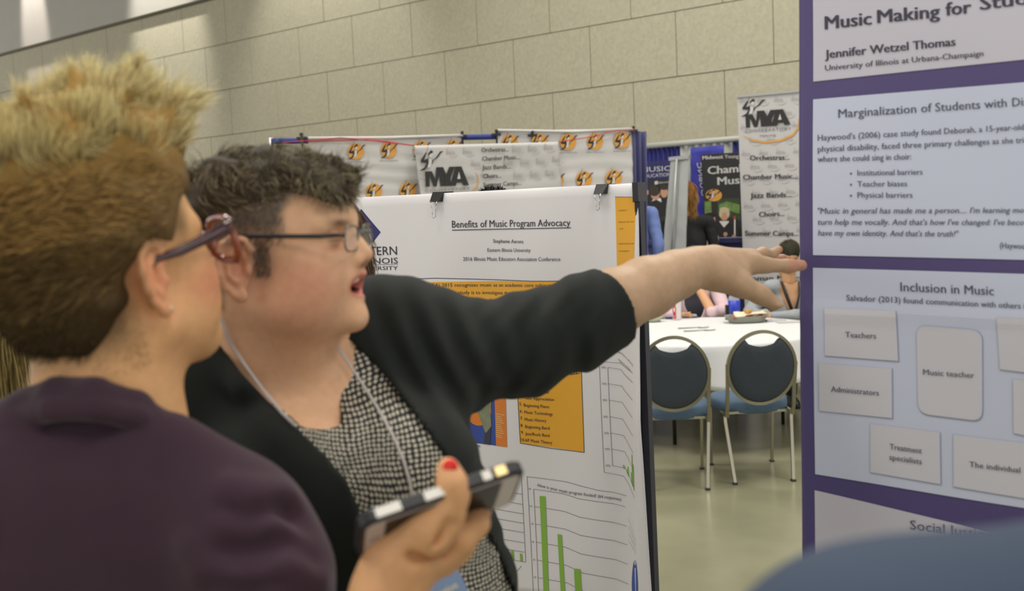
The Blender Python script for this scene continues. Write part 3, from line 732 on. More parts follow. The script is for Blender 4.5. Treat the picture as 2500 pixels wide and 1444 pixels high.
g.line(pth([(830, 102), (965, 108), (1000, 130), (1062, 158)]), 1, m_line, 2); g.line(pth([(830, 102), (862, 745)]), 1, m_line, 2); g.line(pth([(862, 745), (985, 765), (1085, 872)]), 1, m_line, 2)
for k, y in enumerate((135, 230, 325, 422, 517, 610, 707)):
    x = 880+k*4.6; g.line(pth([(x, y), (x+88, y+10), (x+110, y+35), (1066+k*3, y+78+k*6)]), 1, m_line, 2); g.text('%d%%' % (60-10*k), q3(x-36, y+4), q3(x-10, y+6), 5, m_grey, 3)
g.line(pth([(880, 135), (908, 707)]), 1, m_line, 2)
g.text('How important is offering', (0, 0), (1, 0), 6, m_grey, 3, path=([0, .4, 1], [q3(880, 0)[0], q3(970, 0)[0], q3(1062, 0)[0]], [q3(0, 30)[1], q3(0, 55)[1], q3(0, 118)[1]]))
g.text('opportunities', (0, 0), (1, 0), 6, m_grey, 3, path=([0, 1], [q3(945, 0)[0], q3(1045, 0)[0]], [q3(0, 90)[1], q3(0, 150)[1]]))
for x0, x1, y0, y1 in ((975, 990, 698, 722), (1005, 1012, 720, 752), (1014, 1024, 703, 765), (1046, 1054, 730, 800), (1056, 1066, 625, 815), (1070, 1080, 680, 835)): g.quad([q3(x0, y0), q3(x1, y0+4), q3(x1+5, y1), q3(x0+5, y1-5)], m_green, 2)
g.build('bar_chart', midP, pst)
g = Flat()
g.line(pth([(408, 772), (640, 800), (830, 850), (1003, 878)]), 1, m_line, 2); g.line(pth([(408, 772), (442, 1500)]), 1, m_line, 2)
g.line(pth([(445, 845), (475, 1500)]), 1, m_line, 2)
for k, (x0, y0, x1, y1) in enumerate(((445, 845, 995, 943), (450, 947, 1000, 1055), (457, 1050, 1005, 1163), (460, 1155, 1010, 1275), (467, 1260, 1013, 1390), (472, 1362, 1010, 1498))):
    g.line(pth([(x0, y0), (x0+180, y0+25), ((x0+x1)/2, (y0+y1)/2+4), (x1, y1)]), 1, m_line, 2); g.text(str(60-10*k), q3(x0-28, y0+2), q3(x0-14, y0+4), 4.5, m_grey, 3)
g.text('How is your music program funded? (64 responses)', (0, 0), (1, 0), 8, m_ink, 3, path=([0, .3, .62, 1], [q3(470, 0)[0], q3(620, 0)[0], q3(780, 0)[0], q3(962, 0)[0]], [q3(0, 830)[1], q3(0, 862)[1], q3(0, 884)[1], q3(0, 912)[1]]))
for P in ([(480, 885), (515, 887), (540, 1500), (507, 1500)], [(590, 1105), (617, 1108), (644, 1500), (617, 1500)], [(692, 1303), (730, 1307), (740, 1500), (702, 1500)]): g.quad(pth(P), m_green, 3, 1, 6)
g.build('bar_chart', midP, pst)
g = Flat()
for k, y in enumerate((875, 935, 990, 1045, 1100, 1160, 1215, 1272)): g.line(pth([(80, y-50+k), (230, y-28), (378+k*2, y)]), 1, m_line, 2)
g.line(pth([(375, 765), (395, 1275)]), 1, m_line, 2); g.line(pth([(100, 735), (375, 765)]), 1, m_line, 2)
for x0, x1, y0, y1 in ((203, 215, 1080, 1112), (256, 274, 1168, 1245), (312, 326, 1203, 1260), (361, 375, 1221, 1268)): g.quad([q3(x0, y0), q3(x1, y0+3), q3(x1+3, y1), q3(x0+3, y1-2)], m_green, 3)
g.text('Choir', q3(270, 1335), q3(318, 1290), 5, m_ink, 3); g.text('Performance', q3(290, 1385), q3(370, 1300), 5, m_ink, 3); g.build('bar_chart', midP, pst)
g = Flat(); g.ell(1576, 1420, 17, 64, m_pblue, 2, 30); g.poly([(1573, 1358), (1579, 1358), (1581, 1440), (1579, 1440)], m_sheet, 3)
for k in range(4): g.text('how are programs funded', q3(1018+k*2, 1015+k*42), q3(1100, 1120+k*26), 4, m_grey, 3)
g.build('pie_chart', midP, pst)

def binder_clip(px, py, lab, S=midPl):
    q = lambda x, y, o: wpt(S, px+x, py+y, o)
    e = empty('binder_clip', q(0, 0, .0), lab, 'binder clip', 'black binder clips')
    b = MB(); V = [q(-14, -3, .004), q(14, -4, .004), q(11, 20, .020), q(-11, 21, .020), q(-14, -3, -.03), q(14, -4, -.03), q(11, 20, -.046), q(-11, 21, -.046)]
    b.add(V, [(3, 2, 1, 0), (4, 5, 6, 7), (0, 1, 5, 4), (0, 4, 7, 3), (1, 2, 6, 5)]); o = b.build('body', m_blk, e)
    b.tube([q(-12, 21, .021), q(12, 20, .021)], .0025, n=6)
    md = o.modifiers.new('thickness', 'SOLIDIFY'); md.thickness = .0012
    h = MB(); h.tube([q(-7, 20, .022), q(-4, 40, .022), q(-3, 50, .022), q(-5, 56, .022), q(0, 61, .022), q(5, 56, .022), q(4, 50, .022), q(5, 40, .022), q(8, 20, .022)], .0011, n=6)
    h.build('handle', mat('chrome', (200, 200, 200), rough=.15, metal=1), e, smooth=True)
binder_clip(1073, 472, 'black binder clip with chrome handle left above the poster title')
binder_clip(1472, 453, 'black binder clip with chrome handle right above the poster title')

# ================================================================ right poster
rpb = plane_surf(c(1985, 600, 1.86), NW)
def rpS(px, py, off=0.0):
    px = np.asarray(px, float); py = np.asarray(py, float)
    yc = 768+(px-1985)*.03
    e = .0016*np.exp(-((py-yc)/18)**2)+.0018*np.sin(px/110+py/240)+.0008*np.sin(py/90-px/130)
    return rpb(px, py, np.asarray(off)+e)
rb = empty('poster_board', onf(wpt(rpb, 2240, 900)), 'tall display board carrying the purple poster at right', 'display board')
slab('panel', rpb, [(1952, -90), (3000, -230), (3000, 2300), (1962, 1800)], -.008, -.035, mat('board_purple', (58, 50, 90), rough=.8), rb)
for px, py in ((1968, 1790), (2900, 2240)):
    qa = wpt(rpb, px, py, -.02); t_ = MB(); t_.tube([onf(qa, .02), qa], .015, n=6); t_.box(qa[0], qa[1], .015, .05, .45, .03); t_.build('foot', m_post, rb)
rp = empty('printed_poster', wpt(rpb, 2240, 1500, .01), 'purple poster with pale panels on music making that the woman points at', 'poster')
m_pur = mat('print_purple', (84, 74, 124), rough=.5, noise=.03, nscale=20)
slab('sheet', rpS, [(1949, -80), (2990, -220), (2990, 2290), (1960, 1780)], 0, -.0012, m_pur, rp, nx=70, ny=90, smooth=True)
m_p1 = mat('print_pale', (204, 202, 214), rough=.45); m_p2 = mat('print_ice', (205, 212, 234), rough=.45); m_bx = mat('print_box', (212, 211, 220), rough=.45); m_t = mat('print_slate', (62, 60, 78), rough=.5); m_t2 = mat('print_slate_light', (84, 86, 104), rough=.5)
def a1(x, y): return (1920+x/2.2207, y/2.2207)
def a2(x, y): return (1920+x/1.7966, 640+y/1.7966)
E = .0011
g = Flat(); g.quad([(1984, -60), (2950, -190), (2950, 98), (1986, 199.5)], m_p1, 1, 40, 12)
for s, a, b in (('Music', (2015.5, 72), (2129, 60)), ('Making', (2145, 57), (2296, 43)), ('for', (2312, 39), (2372, 32)), ('Students', (2395, 25), (2620, -5))): g.text(s, a, b, 34, m_t, 2, bold=.028, down=(.02, 1))
g.text('Jennifer Wetzel Thomas', (2015.5, 143), (2334, 111.7), 22, m_t, 2, bold=.024); g.text('University of Illinois at Urbana-Champaign', (2015.5, 173), (2402, 137), 14.5, m_t, 2, bold=.01)
g.build('title_panel', rpS, rp, eps=E)
g = Flat(); g.quad([(1986, 243), (2950, 164), (2950, 645), (1986, 623)], m_p2, 1, 40, 16)
for s, a, b, h, sh in (('Marginalization of Students with', (2049, 288), (2458, 261), 22, 0), ('Disabilities', (2472, 260), (2600, 251), 22, 0), ("Haywood's (2006) case study found Deborah, a 15-year-old", (1999, 344), (2500, 317), 15.5, 0), ('physical disability, faced three primary challenges as she tried', (1999, 371.5), (2520, 348), 15.5, 0), ('where she could sing in choir:', (1999, 396), (2226, 389.5), 15.5, 0), ('Institutional barriers', (2096, 429), (2253, 426.5), 14.5, 0), ('Teacher biases', (2096, 456), (2216, 455), 14.5, 0), ('Physical barriers', (2096, 483), (2229, 483), 14.5, 0),
        ('"Music in general has made me a person.... I\'m learning mo', (1999, 522), (2500, 520), 15, .22), ("turn help me vocally. And that's how I've changed: I've beco", (1999, 549), (2500, 550), 15, .22), ("have my own identity. And that's the truth!\"", (1999, 575.5), (2341, 578), 15, .22), ('(Haywood, 2006)', (2442, 606), (2560, 610), 15, 0)):
    g.text(s, a, b, h, m_t2, 2, bold=.006, shear=sh)
for y in (424, 451, 478): g.ell(2080, y, 2.6, 2.6, m_t2, 2, 10)
g.build('text_panel', rpS, rp, eps=E)
g = Flat(); g.quad([(1985.7, 654), (2950, 682), (2950, 1312), (1989.6, 1158.7)], m_p2, 1, 40, 20)
g.text('Inclusion in Music', (2199, 711), (2427.6, 721), 23, m_t2, 2, bold=.008); g.text('Salvador (2013) found communication with others is', (2067.5, 734), (2512, 754.5), 15, m_t2, 2, bold=.006)
m_sh = mat('print_box_edge', (168, 172, 202))
def rr(P, r=0):
    P = [np.array(a2(*p)) for p in P]
    if not r: return [tuple(p) for p in P]
    out = []
    for i in range(4):
        a, b, d = P[i-1], P[i], P[(i+1) % 4]; u = (a-b)/np.linalg.norm(a-b)*r; v = (d-b)/np.linalg.norm(d-b)*r
        for t in np.linspace(0, 1, 7): out.append(tuple(b+u*(1-t)**2+v*t**2))
    return out
for P, r in (([(170, 200), (480, 215), (490, 435), (172, 410)], 0), ([(145, 443), (462, 468), (465, 685), (147, 652)], 0), ([(570, 276), (860, 300), (862, 698), (580, 664)], 28), ([(370, 708), (675, 747), (680, 973), (370, 922)], 0), ([(735, 755), (1110, 800), (1112, 1046), (738, 983)], 0), ([(925, 240), (1180, 252), (1190, 500), (940, 470)], 0), ([(997, 512), (1190, 530), (1190, 790), (1000, 750)], 0)):
    q_ = rr(P, r); cx = sum(p[0] for p in q_)/len(q_); cy = sum(p[1] for p in q_)/len(q_)
    g.poly([(cx+(x-cx)*1.02+1, cy+(y-cy)*1.02+1) for x, y in q_], m_sh, 1.8); g.poly(q_, m_bx, 2.6)
for s, a, b in (('Teachers', (262, 330), (395, 336)), ('Administrators', (200, 568), (408, 586)), ('Music teacher', (602, 494), (827, 508)), ('Treatment', (457, 820), (598, 839)), ('specialists', (455, 866), (598, 886)), ('The individual', (808, 896), (1030, 923))): g.text(s, a2(*a), a2(*b), 14.5, m_t2, 3.8, bold=.006)
g.build('diagram_panel', rpS, rp, eps=E)
g = Flat(); g.quad([(1988, 1198), (2950, 1420), (2950, 2200), (1994, 1730)], m_p1, 1, 30, 16); g.text('Social Justice', a2(545, 1170), a2(900, 1210), 23, m_t2, 2, bold=.006); g.build('text_panel', rpS, rp, eps=E)

# ================================================================ round table and what is on it
TC = gp(1720, 495+2600*.95/7.95, .75); TR = .88
tb_ = empty('round_table', onf(TC), 'round folding table under a white cloth behind the two chairs', 'table')
t_ = MB(); t_.lathe([(.86, .715), (.875, .722), (.875, .738), (.86, .742)], onf(TC), n=48); t_.build('tabletop', mat('table_wood', (96, 82, 60)), tb_)
m_leg = mat('dark_tube', (52, 50, 44), rough=.35, metal=.6)
for a in (0, 90, 180, 270):
    ca, sa = math.cos(math.radians(a+30)), math.sin(math.radians(a+30)); ex = np.array([ca, sa, 0]); ey = np.array([-sa, ca, 0])
    for s in (-1, 1):
        if a % 180 == 0:
            t_ = MB(); q = onf(TC)+ex*.52*1+ey*.26*s; t_.tube([q+[0, 0, .72], q], .014, n=8); t_.build('leg', m_leg, tb_, smooth=True)
for a in (0, 180):
    t_ = MB(); ca, sa = math.cos(math.radians(a+30)), math.sin(math.radians(a+30)); ex = np.array([ca, sa, 0]); ey = np.array([-sa, ca, 0])
    t_.tube([onf(TC)+ex*.52-ey*.26+[0, 0, .3], onf(TC)+ex*.52+ey*.26+[0, 0, .3]], .011, n=6); t_.tube([onf(TC)+ex*.52+[0, 0, .3], onf(TC)+ex*.12+[0, 0, .7]], .010, n=6)
    t_.build('brace', m_leg, tb_, smooth=True)
m_cloth = mat('table_cloth', (222, 222, 222), rough=.7)
nn = 160; prof = [(0, .752), (.3, .752), (.6, .752), (.82, .752), (.868, .751), (.882, .745), (.888, .73)]; V = []
drop = .27
for (r, z) in prof:
    for k in range(nn): q = 2*math.pi*k/nn; V.append((TC[0]+r*math.cos(q), TC[1]+r*math.sin(q), z))
for j in range(1, 9):
    v = j/8
    for k in range(nn):
        q = 2*math.pi*k/nn; r = .888+v*(.012+.030*math.sin(q*11+.5*math.sin(q*3))+.012*math.sin(q*23)); V.append((TC[0]+r*math.cos(q), TC[1]+r*math.sin(q), .73-drop*v*(1+.10*math.sin(q*4+1))))
rows = len(prof)+8; Fc = [(i*nn+k, i*nn+(k+1) % nn, (i+1)*nn+(k+1) % nn, (i+1)*nn+k) for i in range(rows-1) for k in range(nn)]
Fc = [f[::-1] for f in Fc]
tc_ = mesh_obj('tablecloth', V, Fc, m_cloth); md = tc_.modifiers.new('thickness', 'SOLIDIFY'); md.thickness = .002; md.offset = -1
tag(tc_, 'white cloth with hanging folds draped over the round table', 'tablecloth')
ZT = .753
m_cup = mat('cup_paper', (224, 218, 216), rough=.5); m_cred = mat('cup_red', (196, 34, 38), rough=.5)
q = gp(1653, 781, ZT); cup = empty('drink_cup', q, 'tall white paper cup with a red bottle picture on the table', 'cup')
t_ = MB(); t_.lathe([(0, .002), (.032, .002), (.034, .006), (.046, .182), (.048, .184), (.048, .19), (.0, .19)], q, n=28); t_.build('body', m_cup, cup, smooth=True)
def cup_patch(poly, m, name, a0):
    V = []; 
    for (x, z) in poly: rr_ = .034+(z/.19)*.0125+.0022; a = a0+x/.04; V.append((q[0]+rr_*math.cos(a), q[1]+rr_*math.sin(a), q[2]+z))
    tri = geometry.tessellate_polygon([[Vector((p[0], p[1], 0)) for p in poly]]); return mesh_obj(name, V, [tuple(t) for t in tri], m, cup, smooth=False)
bp = [(-.014, .012), (-.016, .03), (-.013, .055), (-.017, .085), (-.014, .105), (-.007, .135), (-.006, .168), (.006, .168), (.007, .135), (.014, .105), (.017, .085), (.013, .055), (.016, .03), (.014, .012)]
th = math.atan2(EYE[1]-q[1], EYE[0]-q[0]); cup_patch(bp, m_cred, 'bottle_print', th-.55); cup_patch([(-.006, .012), (-.012, .17), (.02, .17), (.014, .012)], m_cred, 'side_print', th+1.5)
# water bottle
q = gp(1793, 777, ZT); wb = empty('water_bottle', q, 'clear water bottle with a blue label beside the grey tray', 'bottle')
t_ = MB(); t_.lathe([(0, .002), (.044, .002), (.047, .01), (.046, .05), (.047, .1), (.047, .15), (.042, .175), (.022, .205), (.015, .212), (.015, .222), (0, .222)], q, n=24); t_.build('body', mat('clear_plastic', (205, 208, 212), rough=.12, alpha=.45), wb, smooth=True)
t_ = MB(); t_.lathe([(.0475, .035), (.0478, .035), (.0478, .145), (.0475, .145)], q, n=24); t_.build('label_band', mat('label_blue', (44, 66, 190), rough=.4), wb, smooth=True)
t_ = MB(); t_.lathe([(0, .222), (.016, .222), (.016, .236), (0, .236)], q, n=16); t_.build('cap', m_white, wb)
# tray with food
q = gp(1822, 787, ZT); tr = empty('food_tray', q, 'grey plastic tray lined with red and white paper under food', 'tray')
m_tray = mat('tray_grey', (132, 136, 124), rough=.55)
t_ = MB(); V = []
for z, s in ((.004, .78), (.05, 1.0), (.055, 1.03), (.055, .97), (.018, .76)):
    for k in range(40):
        a = 2*math.pi*k/40; ca, sa = math.cos(a), math.sin(a); e = (abs(ca)**3+abs(sa)**3)**(-1/3); V.append((q[0]+.165*s*ca*e, q[1]+.12*s*sa*e, q[2]+z))
Fc = [(i*40+k, i*40+(k+1) % 40, (i+1)*40+(k+1) % 40, (i+1)*40+k) for i in range(4) for k in range(40)]+[tuple(range(39, -1, -1)), tuple(160+k for k in range(40))]
t_.add(V, Fc); autosmooth(t_.build('dish', m_tray, tr, smooth=True), 50)
def crumple(name, cx, cy, z, rx, ry, m, parent, seed, amp=.02, n=12, tilt=0, **k):
    V = []; r2 = np.random.default_rng(seed)
    for j in range(n+1):
        for i in range(n+1):
            x = (i/n-.5)*2; y = (j/n-.5)*2; V.append((cx+x*rx+r2.normal()*.004, cy+y*ry+r2.normal()*.004, z+amp*abs(vnoise((x, y, 0), 2.6, seed))+tilt*x+r2.normal()*.002))
    Fc = [(j*(n+1)+i, j*(n+1)+i+1, (j+1)*(n+1)+i+1, (j+1)*(n+1)+i) for j in range(n) for i in range(n)]
    o = mesh_obj(name, V, Fc, m, parent, smooth=True, **k); md = o.modifiers.new('thickness', 'SOLIDIFY'); md.thickness = .001
    return o
crumple('liner', q[0]+.01, q[1]-.02, q[2]+.035, .13, .085, mat('liner_red', (186, 70, 40), noise=.3, nscale=40), tr, 3, amp=.03)
crumple('napkin', q[0]+.03, q[1]+.0, q[2]+.055, .12, .07, mat('napkin_cream', (228, 214, 186)), tr, 5, amp=.035, tilt=.01)
fd = Vol([-.06, -.05, -.01], [.06, .05, .05], .005)
for k in range(7): fd.ell(rng.uniform([-.03, -.025, .0], [.03, .025, .02]), (.018, .015, .012), k=.008)
v_, q_ = fd.mesh(); mesh_obj('food', v_+q+[.02, -.02, .075], q_, mat('food_brown', (186, 140, 80), noise=.3, nscale=60), tr)
# forks, phone, papers, bowl
m_fork = mat('plastic_fork', (150, 150, 142), rough=.35)
for (x0, y0, x1, y1, lab) in ((1655, 802.5, 1731, 799.5, 'clear plastic fork lying farther across the white cloth'), (1669, 809.5, 1747, 806, 'clear plastic fork lying nearer across the white cloth')):
    a, b = gp(x0, y0, ZT+.004), gp(x1, y1, ZT+.004); d = (b-a)/np.linalg.norm(b-a); s_ = np.array([-d[1], d[0], 0]); Ln = np.linalg.norm(b-a)
    t_ = MB(); t_.tube([a, a+d*Ln*.62+[0, 0, .002], a+d*Ln*.7], [.006, .004, .008], n=6, sq=.4)
    for s in (-1.5, -.5, .5, 1.5): t_.tube([a+d*Ln*.7+s_*s*.004, a+d*Ln*.84+s_*s*.008, b+s_*s*.007+[0, 0, .003]], [.004, .003, .002], n=5)
    tag(t_.build('plastic_fork', m_fork, smooth=True), lab, 'fork', 'plastic forks')
q = gp(1684, 776, ZT); ph2 = empty('dark_phone', q, 'dark phone with white earphone cable coiled on it behind the cup', 'phone')
t_ = MB(); t_.box(q[0], q[1], q[2]+.006, .13, .07, .011, b=.003); t_.build('body', mat('navy_plastic', (38, 40, 66), rough=.4), ph2)
t_ = MB(); t_.tube([q+[math.cos(a*.9)*(.05+.012*math.sin(a*2.3)), math.sin(a*.9)*.025, .018+.006*math.sin(a*1.7)] for a in np.linspace(0, 16, 60)], .003, n=5); t_.build('earphone_cable', m_white, ph2, smooth=True)
q = gp(1634, 779, ZT); t_ = MB(); t_.box(q[0], q[1], q[2]+.008, .06, .05, .014, b=.003); tag(t_.build('small_pouch', mat('pouch_blue', (52, 66, 110))), 'small dark blue pouch lying left of the white cup', 'pouch')
q = gp(1595, 786, ZT); bw = empty('food_bowl', q, 'pale bowl of yellow food at the left table edge', 'bowl')
t_ = MB(); t_.lathe([(0, .002), (.05, .002), (.085, .05), (.082, .05), (.05, .012), (0, .012)], q, n=28); t_.build('bowl', mat('bowl_green', (176, 182, 160)), bw, smooth=True)
fd = Vol([-.1, -.1, -.02], [.1, .1, .08], .007)
for k in range(14): fd.ell(rng.uniform([-.05, -.05, .02], [.05, .05, .055]), (.022, .02, .016), k=.006)
v_, q_ = fd.mesh(); mesh_obj('food', v_+q+[0, 0, .012], q_, mat('food_yellow', (222, 190, 110), noise=.3, nscale=60), bw)
q = gp(1893, 784, ZT); t_ = MB(); t_.box(q[0], q[1], q[2]+.006, .15, .09, .010, b=.003); tag(t_.build('tablet_phone', mat('pale_plastic', (196, 198, 200), rough=.3)), 'white phone lying flat right of the grey tray', 'phone')
q = gp(1928, 787, ZT); t_ = MB(); t_.box(q[0], q[1], q[2]+.003, .2, .12, .004); tag(t_.build('paper_sheet', m_white), 'white paper sheet on the table below the crossed grey sleeves', 'paper')
q = gp(1776, 781, ZT); t_ = MB(); t_.box(q[0], q[1], q[2]+.06, .03, .03, .12, b=.004); tag(t_.build('black_case', m_blk), 'small upright black case left of the water bottle', 'case')

# ================================================================ banquet chairs
m_frame = mat('chair_frame', (136, 132, 112), rough=.3, metal=.75); m_chrome = mat('chair_leg', (150, 147, 130), rough=.22, metal=.95)
m_pad = mat('chair_back_cloth', (50, 58, 66), rough=.8, bump=.3, bscale=300, noise=.12, nscale=120); m_seat = mat('chair_seat_cloth', (74, 96, 118), rough=.75, bump=.2, bscale=300, noise=.08, nscale=90)
def make_chair():
    e = empty('banquet_chair', (0, 0, 0))
    cz, rx, rz, tilt = .700, .205, .222, .16
    def bpz(x, z, y=0.0): return np.array([x, -.235-(z-.45)*tilt+y, z])
    ring = MB(); pts = [bpz(rx*math.cos(a), cz+rz*math.sin(a)) for a in np.linspace(0, 2*math.pi, 49)[:-1]]
    n = len(pts); V = []; 
    for i, p in enumerate(pts):
        t = pts[(i+1) % n]-pts[i-1]; t /= np.linalg.norm(t); o = np.cross(t, [0, 1, 0]); o /= np.linalg.norm(o)
        for (a, b) in ((-.009, -.013), (.009, -.013), (.009, .013), (-.009, .013)): V.append(p+o*a+np.array([0, b, 0]))
    ring.add(V, [(i*4+k, i*4+(k+1) % 4, ((i+1) % n)*4+(k+1) % 4, ((i+1) % n)*4+k) for i in range(n) for k in range(4)])
    for s in (-1, 1): ring.tube([bpz(s*.207, cz+.03), bpz(s*.203, .58), bpz(s*.203, .46), np.array([s*.2, -.215, .40])], .0135, n=4, up=(0, 1, 0))
    ring.build('back_frame', m_frame, e)
    for yy, nm in ((-.012, 'backrest'),):
        V = []; Fc = []; N_ = 44
        out = []
        for a in np.linspace(0, 2*math.pi, N_+1)[:-1]:
            x = (rx-.008)*math.cos(a); z = cz+(rz-.008)*math.sin(a); zt = cz+.160-.030*math.cos(x/.105*math.pi/2) if abs(x) < .105 else 9
            out.append((x, min(z, zt)))
        for lay, (sc_, y) in enumerate(((1, -.008), (.93, -.022), (.7, -.028), (0, -.030), (1, .008), (.93, .03), (.7, .042), (0, .045))):
            for (x, z) in out: V.append(bpz(x*sc_, cz+(z-cz)*sc_, y))
        def rg(a, b, fl):
            for k in range(N_):
                f = (a*N_+k, a*N_+(k+1) % N_, b*N_+(k+1) % N_, b*N_+k); Fc.append(f[::-1] if fl else f)
        rg(0, 1, 0); rg(1, 2, 0); rg(2, 3, 0); rg(4, 5, 1); rg(5, 6, 1); rg(6, 7, 1); rg(0, 4, 1)
        mesh_obj(nm, V, Fc, m_pad, e)
    V = []; Fc = []; N_ = 48
    prof = [(0, .405), (.9, .405), (.985, .415), (1.0, .44), (.99, .468), (.93, .488), (.6, .498), (0, .50)]
    for (s, z) in prof:
        for k in range(N_):
            a = 2*math.pi*k/N_; ca, sa = math.cos(a), math.sin(a); ee = (abs(ca)**2.9+abs(sa)**2.9)**(-1/2.9); wx = .232+.022*sa; V.append((wx*s*ca*ee, .215*s*sa*ee+.02, z))
    mesh_obj('seat', V, [(i*N_+k, i*N_+(k+1) % N_, (i+1)*N_+(k+1) % N_, (i+1)*N_+k) for i in range(len(prof)-1) for k in range(N_)], m_seat, e)
    for sx, sy, fx, fy in ((-1, -1, .178, -.275), (1, -1, .178, -.275), (-1, 1, .2, .23), (1, 1, .2, .23)):
        t = MB(); t.tube([(sx*.205, sy*.185+.01, .405), (sx*.203, sy*.19+.01, .36), (sx*fx, fy, .012)], .0125, n=4, up=(0, 1, 0)); o = t.build('leg', m_chrome, e)
        t2 = MB(); t2.box(sx*fx, fy, .006, .03, .03, .012, b=.003); t2.build('foot_cap', m_blk, o)
    t = MB(); t.tube([(-.2, -.17, .416), (-.2, .19, .416), (.2, .19, .416), (.2, -.17, .416), (-.2, -.17, .416)], .011, n=4); t.build('seat_frame', m_chrome, e)
    return e
def copy_tree(o, parent=None):
    cc = o.copy(); COL.objects.link(cc); cc.parent = parent
    for ch in list(o.children): copy_tree(ch, cc)
    return cc
ch0 = make_chair()
def place(o, x, y, rz, label):
    o.location = (x, y, 0); o.rotation_euler = (0, 0, rz); tag(o, label, 'chair', 'blue banquet chairs round the table'); return o
g1 = gp(1728, 1197, 0); g2 = gp(1788, 1183, 0)
rz1 = math.radians(-4)
c1 = g1-np.array([.178*math.cos(rz1)+.275*math.sin(rz1), .178*math.sin(rz1)-.275*math.cos(rz1), 0])
place(ch0, c1[0], c1[1], rz1, 'left oval-backed blue chair facing the table, cut off by the poster board')
c2 = g2-np.array([-.178, -.275, 0])
k2 = place(copy_tree(ch0), c2[0], c2[1], math.radians(3), 'right oval-backed blue chair facing the table, beside the purple poster')
for (a, r, lab) in ((12, 1.15, 'blue chair half hidden right of the table behind the purple poster'),):
    x, y = TC[0]+r*math.cos(math.radians(a)), TC[1]+r*math.sin(math.radians(a)); place(copy_tree(ch0), x, y, math.radians(a+90), lab)
SEATS = [('pink', gp(1700, 495+2600*.95/9.35, .75)), ('grey', gp(1925, 487+2600*.95/9.2, .75))]
place(copy_tree(ch0), SEATS[0][1][0], SEATS[0][1][1]+.12, math.pi, 'chair under the woman in the pale pink sweater')
place(copy_tree(ch0), SEATS[1][1][0], SEATS[1][1][1]+.12, math.pi-.15, 'chair under the woman in the grey cardigan')
# ================================================================ people
m_skin = mat('skin', spec=.35, rough=.52, attr='Col', noise=.07, nscale=90, sss=.12, bump=.12, bscale=260)
m_hairm = mat('hair', rough=.7, attr='Col', noise=.18, nscale=400, spec=.2)
m_nail = mat('nail_red', (226, 32, 26), rough=.25)
def nrm(v): v = np.asarray(v, float); return v/np.linalg.norm(v)
def frame(yaw, roll=0.0, pitch=0.0):
    """camera-aligned head frame: yaw 0 faces image right, positive turns away; columns f (face), l (her left), u (up)"""
    f = np.array([math.cos(yaw), math.sin(yaw), 0]); l = np.array([-math.sin(yaw), math.cos(yaw), 0]); u = np.array([0, 0, 1.0])
    f, u = f*math.cos(pitch)+u*math.sin(pitch), u*math.cos(pitch)-f*math.sin(pitch)
    l, u = l*math.cos(roll)+u*math.sin(roll), u*math.cos(roll)-l*math.sin(roll)
    return f, l, u
class Head:
    def __init__(s, V, ce, fr, s_=1.0): s.V = V; s.c = np.asarray(ce, float); s.f, s.l, s.u = fr; s.s = s_; s.A = np.array(fr)
    def P(s, x, y, z): return s.c+s.s*(x*s.f+y*s.l+z*s.u)
    def e(s, c_, r, k=.01, mode='add', rot=None):
        A = s.A if rot is None else np.array(rot) @ s.A
        s.V.ell(s.P(*c_), np.array(r)*s.s, A, k*s.s, mode); return s
    def t(s, a, b, ra, rb=None, k=.01, mode='add'):
        s.V.cap(s.P(*a), s.P(*b), ra*s.s, (rb if rb is not None else ra)*s.s, k*s.s, mode); return s
    def ch(s, pts, rs, k=.01, mode='add'):
        if not hasattr(rs, '__len__'): rs = [rs]*len(pts)
        for i in range(len(pts)-1): s.t(pts[i], pts[i+1], rs[i], rs[i+1], k, mode)
        return s
    def loc(s, P): return (np.asarray(P)-s.c) @ s.A.T/s.s
def ear(H, side, x=0.0, z=0.0, y=.072, sc_=1.0, flare=1.0):
    def E(a, o, b): return (x+a*sc_, side*(y+o*sc_*flare), z+b*sc_)
    H.ell = None
    H.e(E(-.007, .009, .003), (.016*sc_, .0055, .028*sc_), k=.006, rot=[[.94, -side*.34, 0], [side*.34, .94, 0], [0, 0, 1]])
    H.ch([E(.007, .002, .006), E(.009, .007, .020), E(.003, .011, .030), E(-.008, .015, .033), E(-.018, .018, .026), E(-.0235, .020, .012), E(-.022, .019, -.004), E(-.016, .015, -.018), E(-.007, .011, -.028)], .0038*sc_, k=.003)
    H.ch([E(-.008, .014, .022), E(-.014, .0165, .008), E(-.012, .0155, -.006), E(-.005, .012, -.014)], .003*sc_, k=.003)
    H.e(E(-.003, .014, .003), (.0075*sc_, .009, .012*sc_), k=.003, mode='sub')
    H.e(E(-.0165, .021, .014), (.0022, .005, .012*sc_), k=.002, mode='sub')
    H.e(E(.006, .008, -.002), (.0045, .004, .006), k=.003)
    H.e(E(-.003, .009, -.027), (.008*sc_, .0045, .0085*sc_), k=.004)
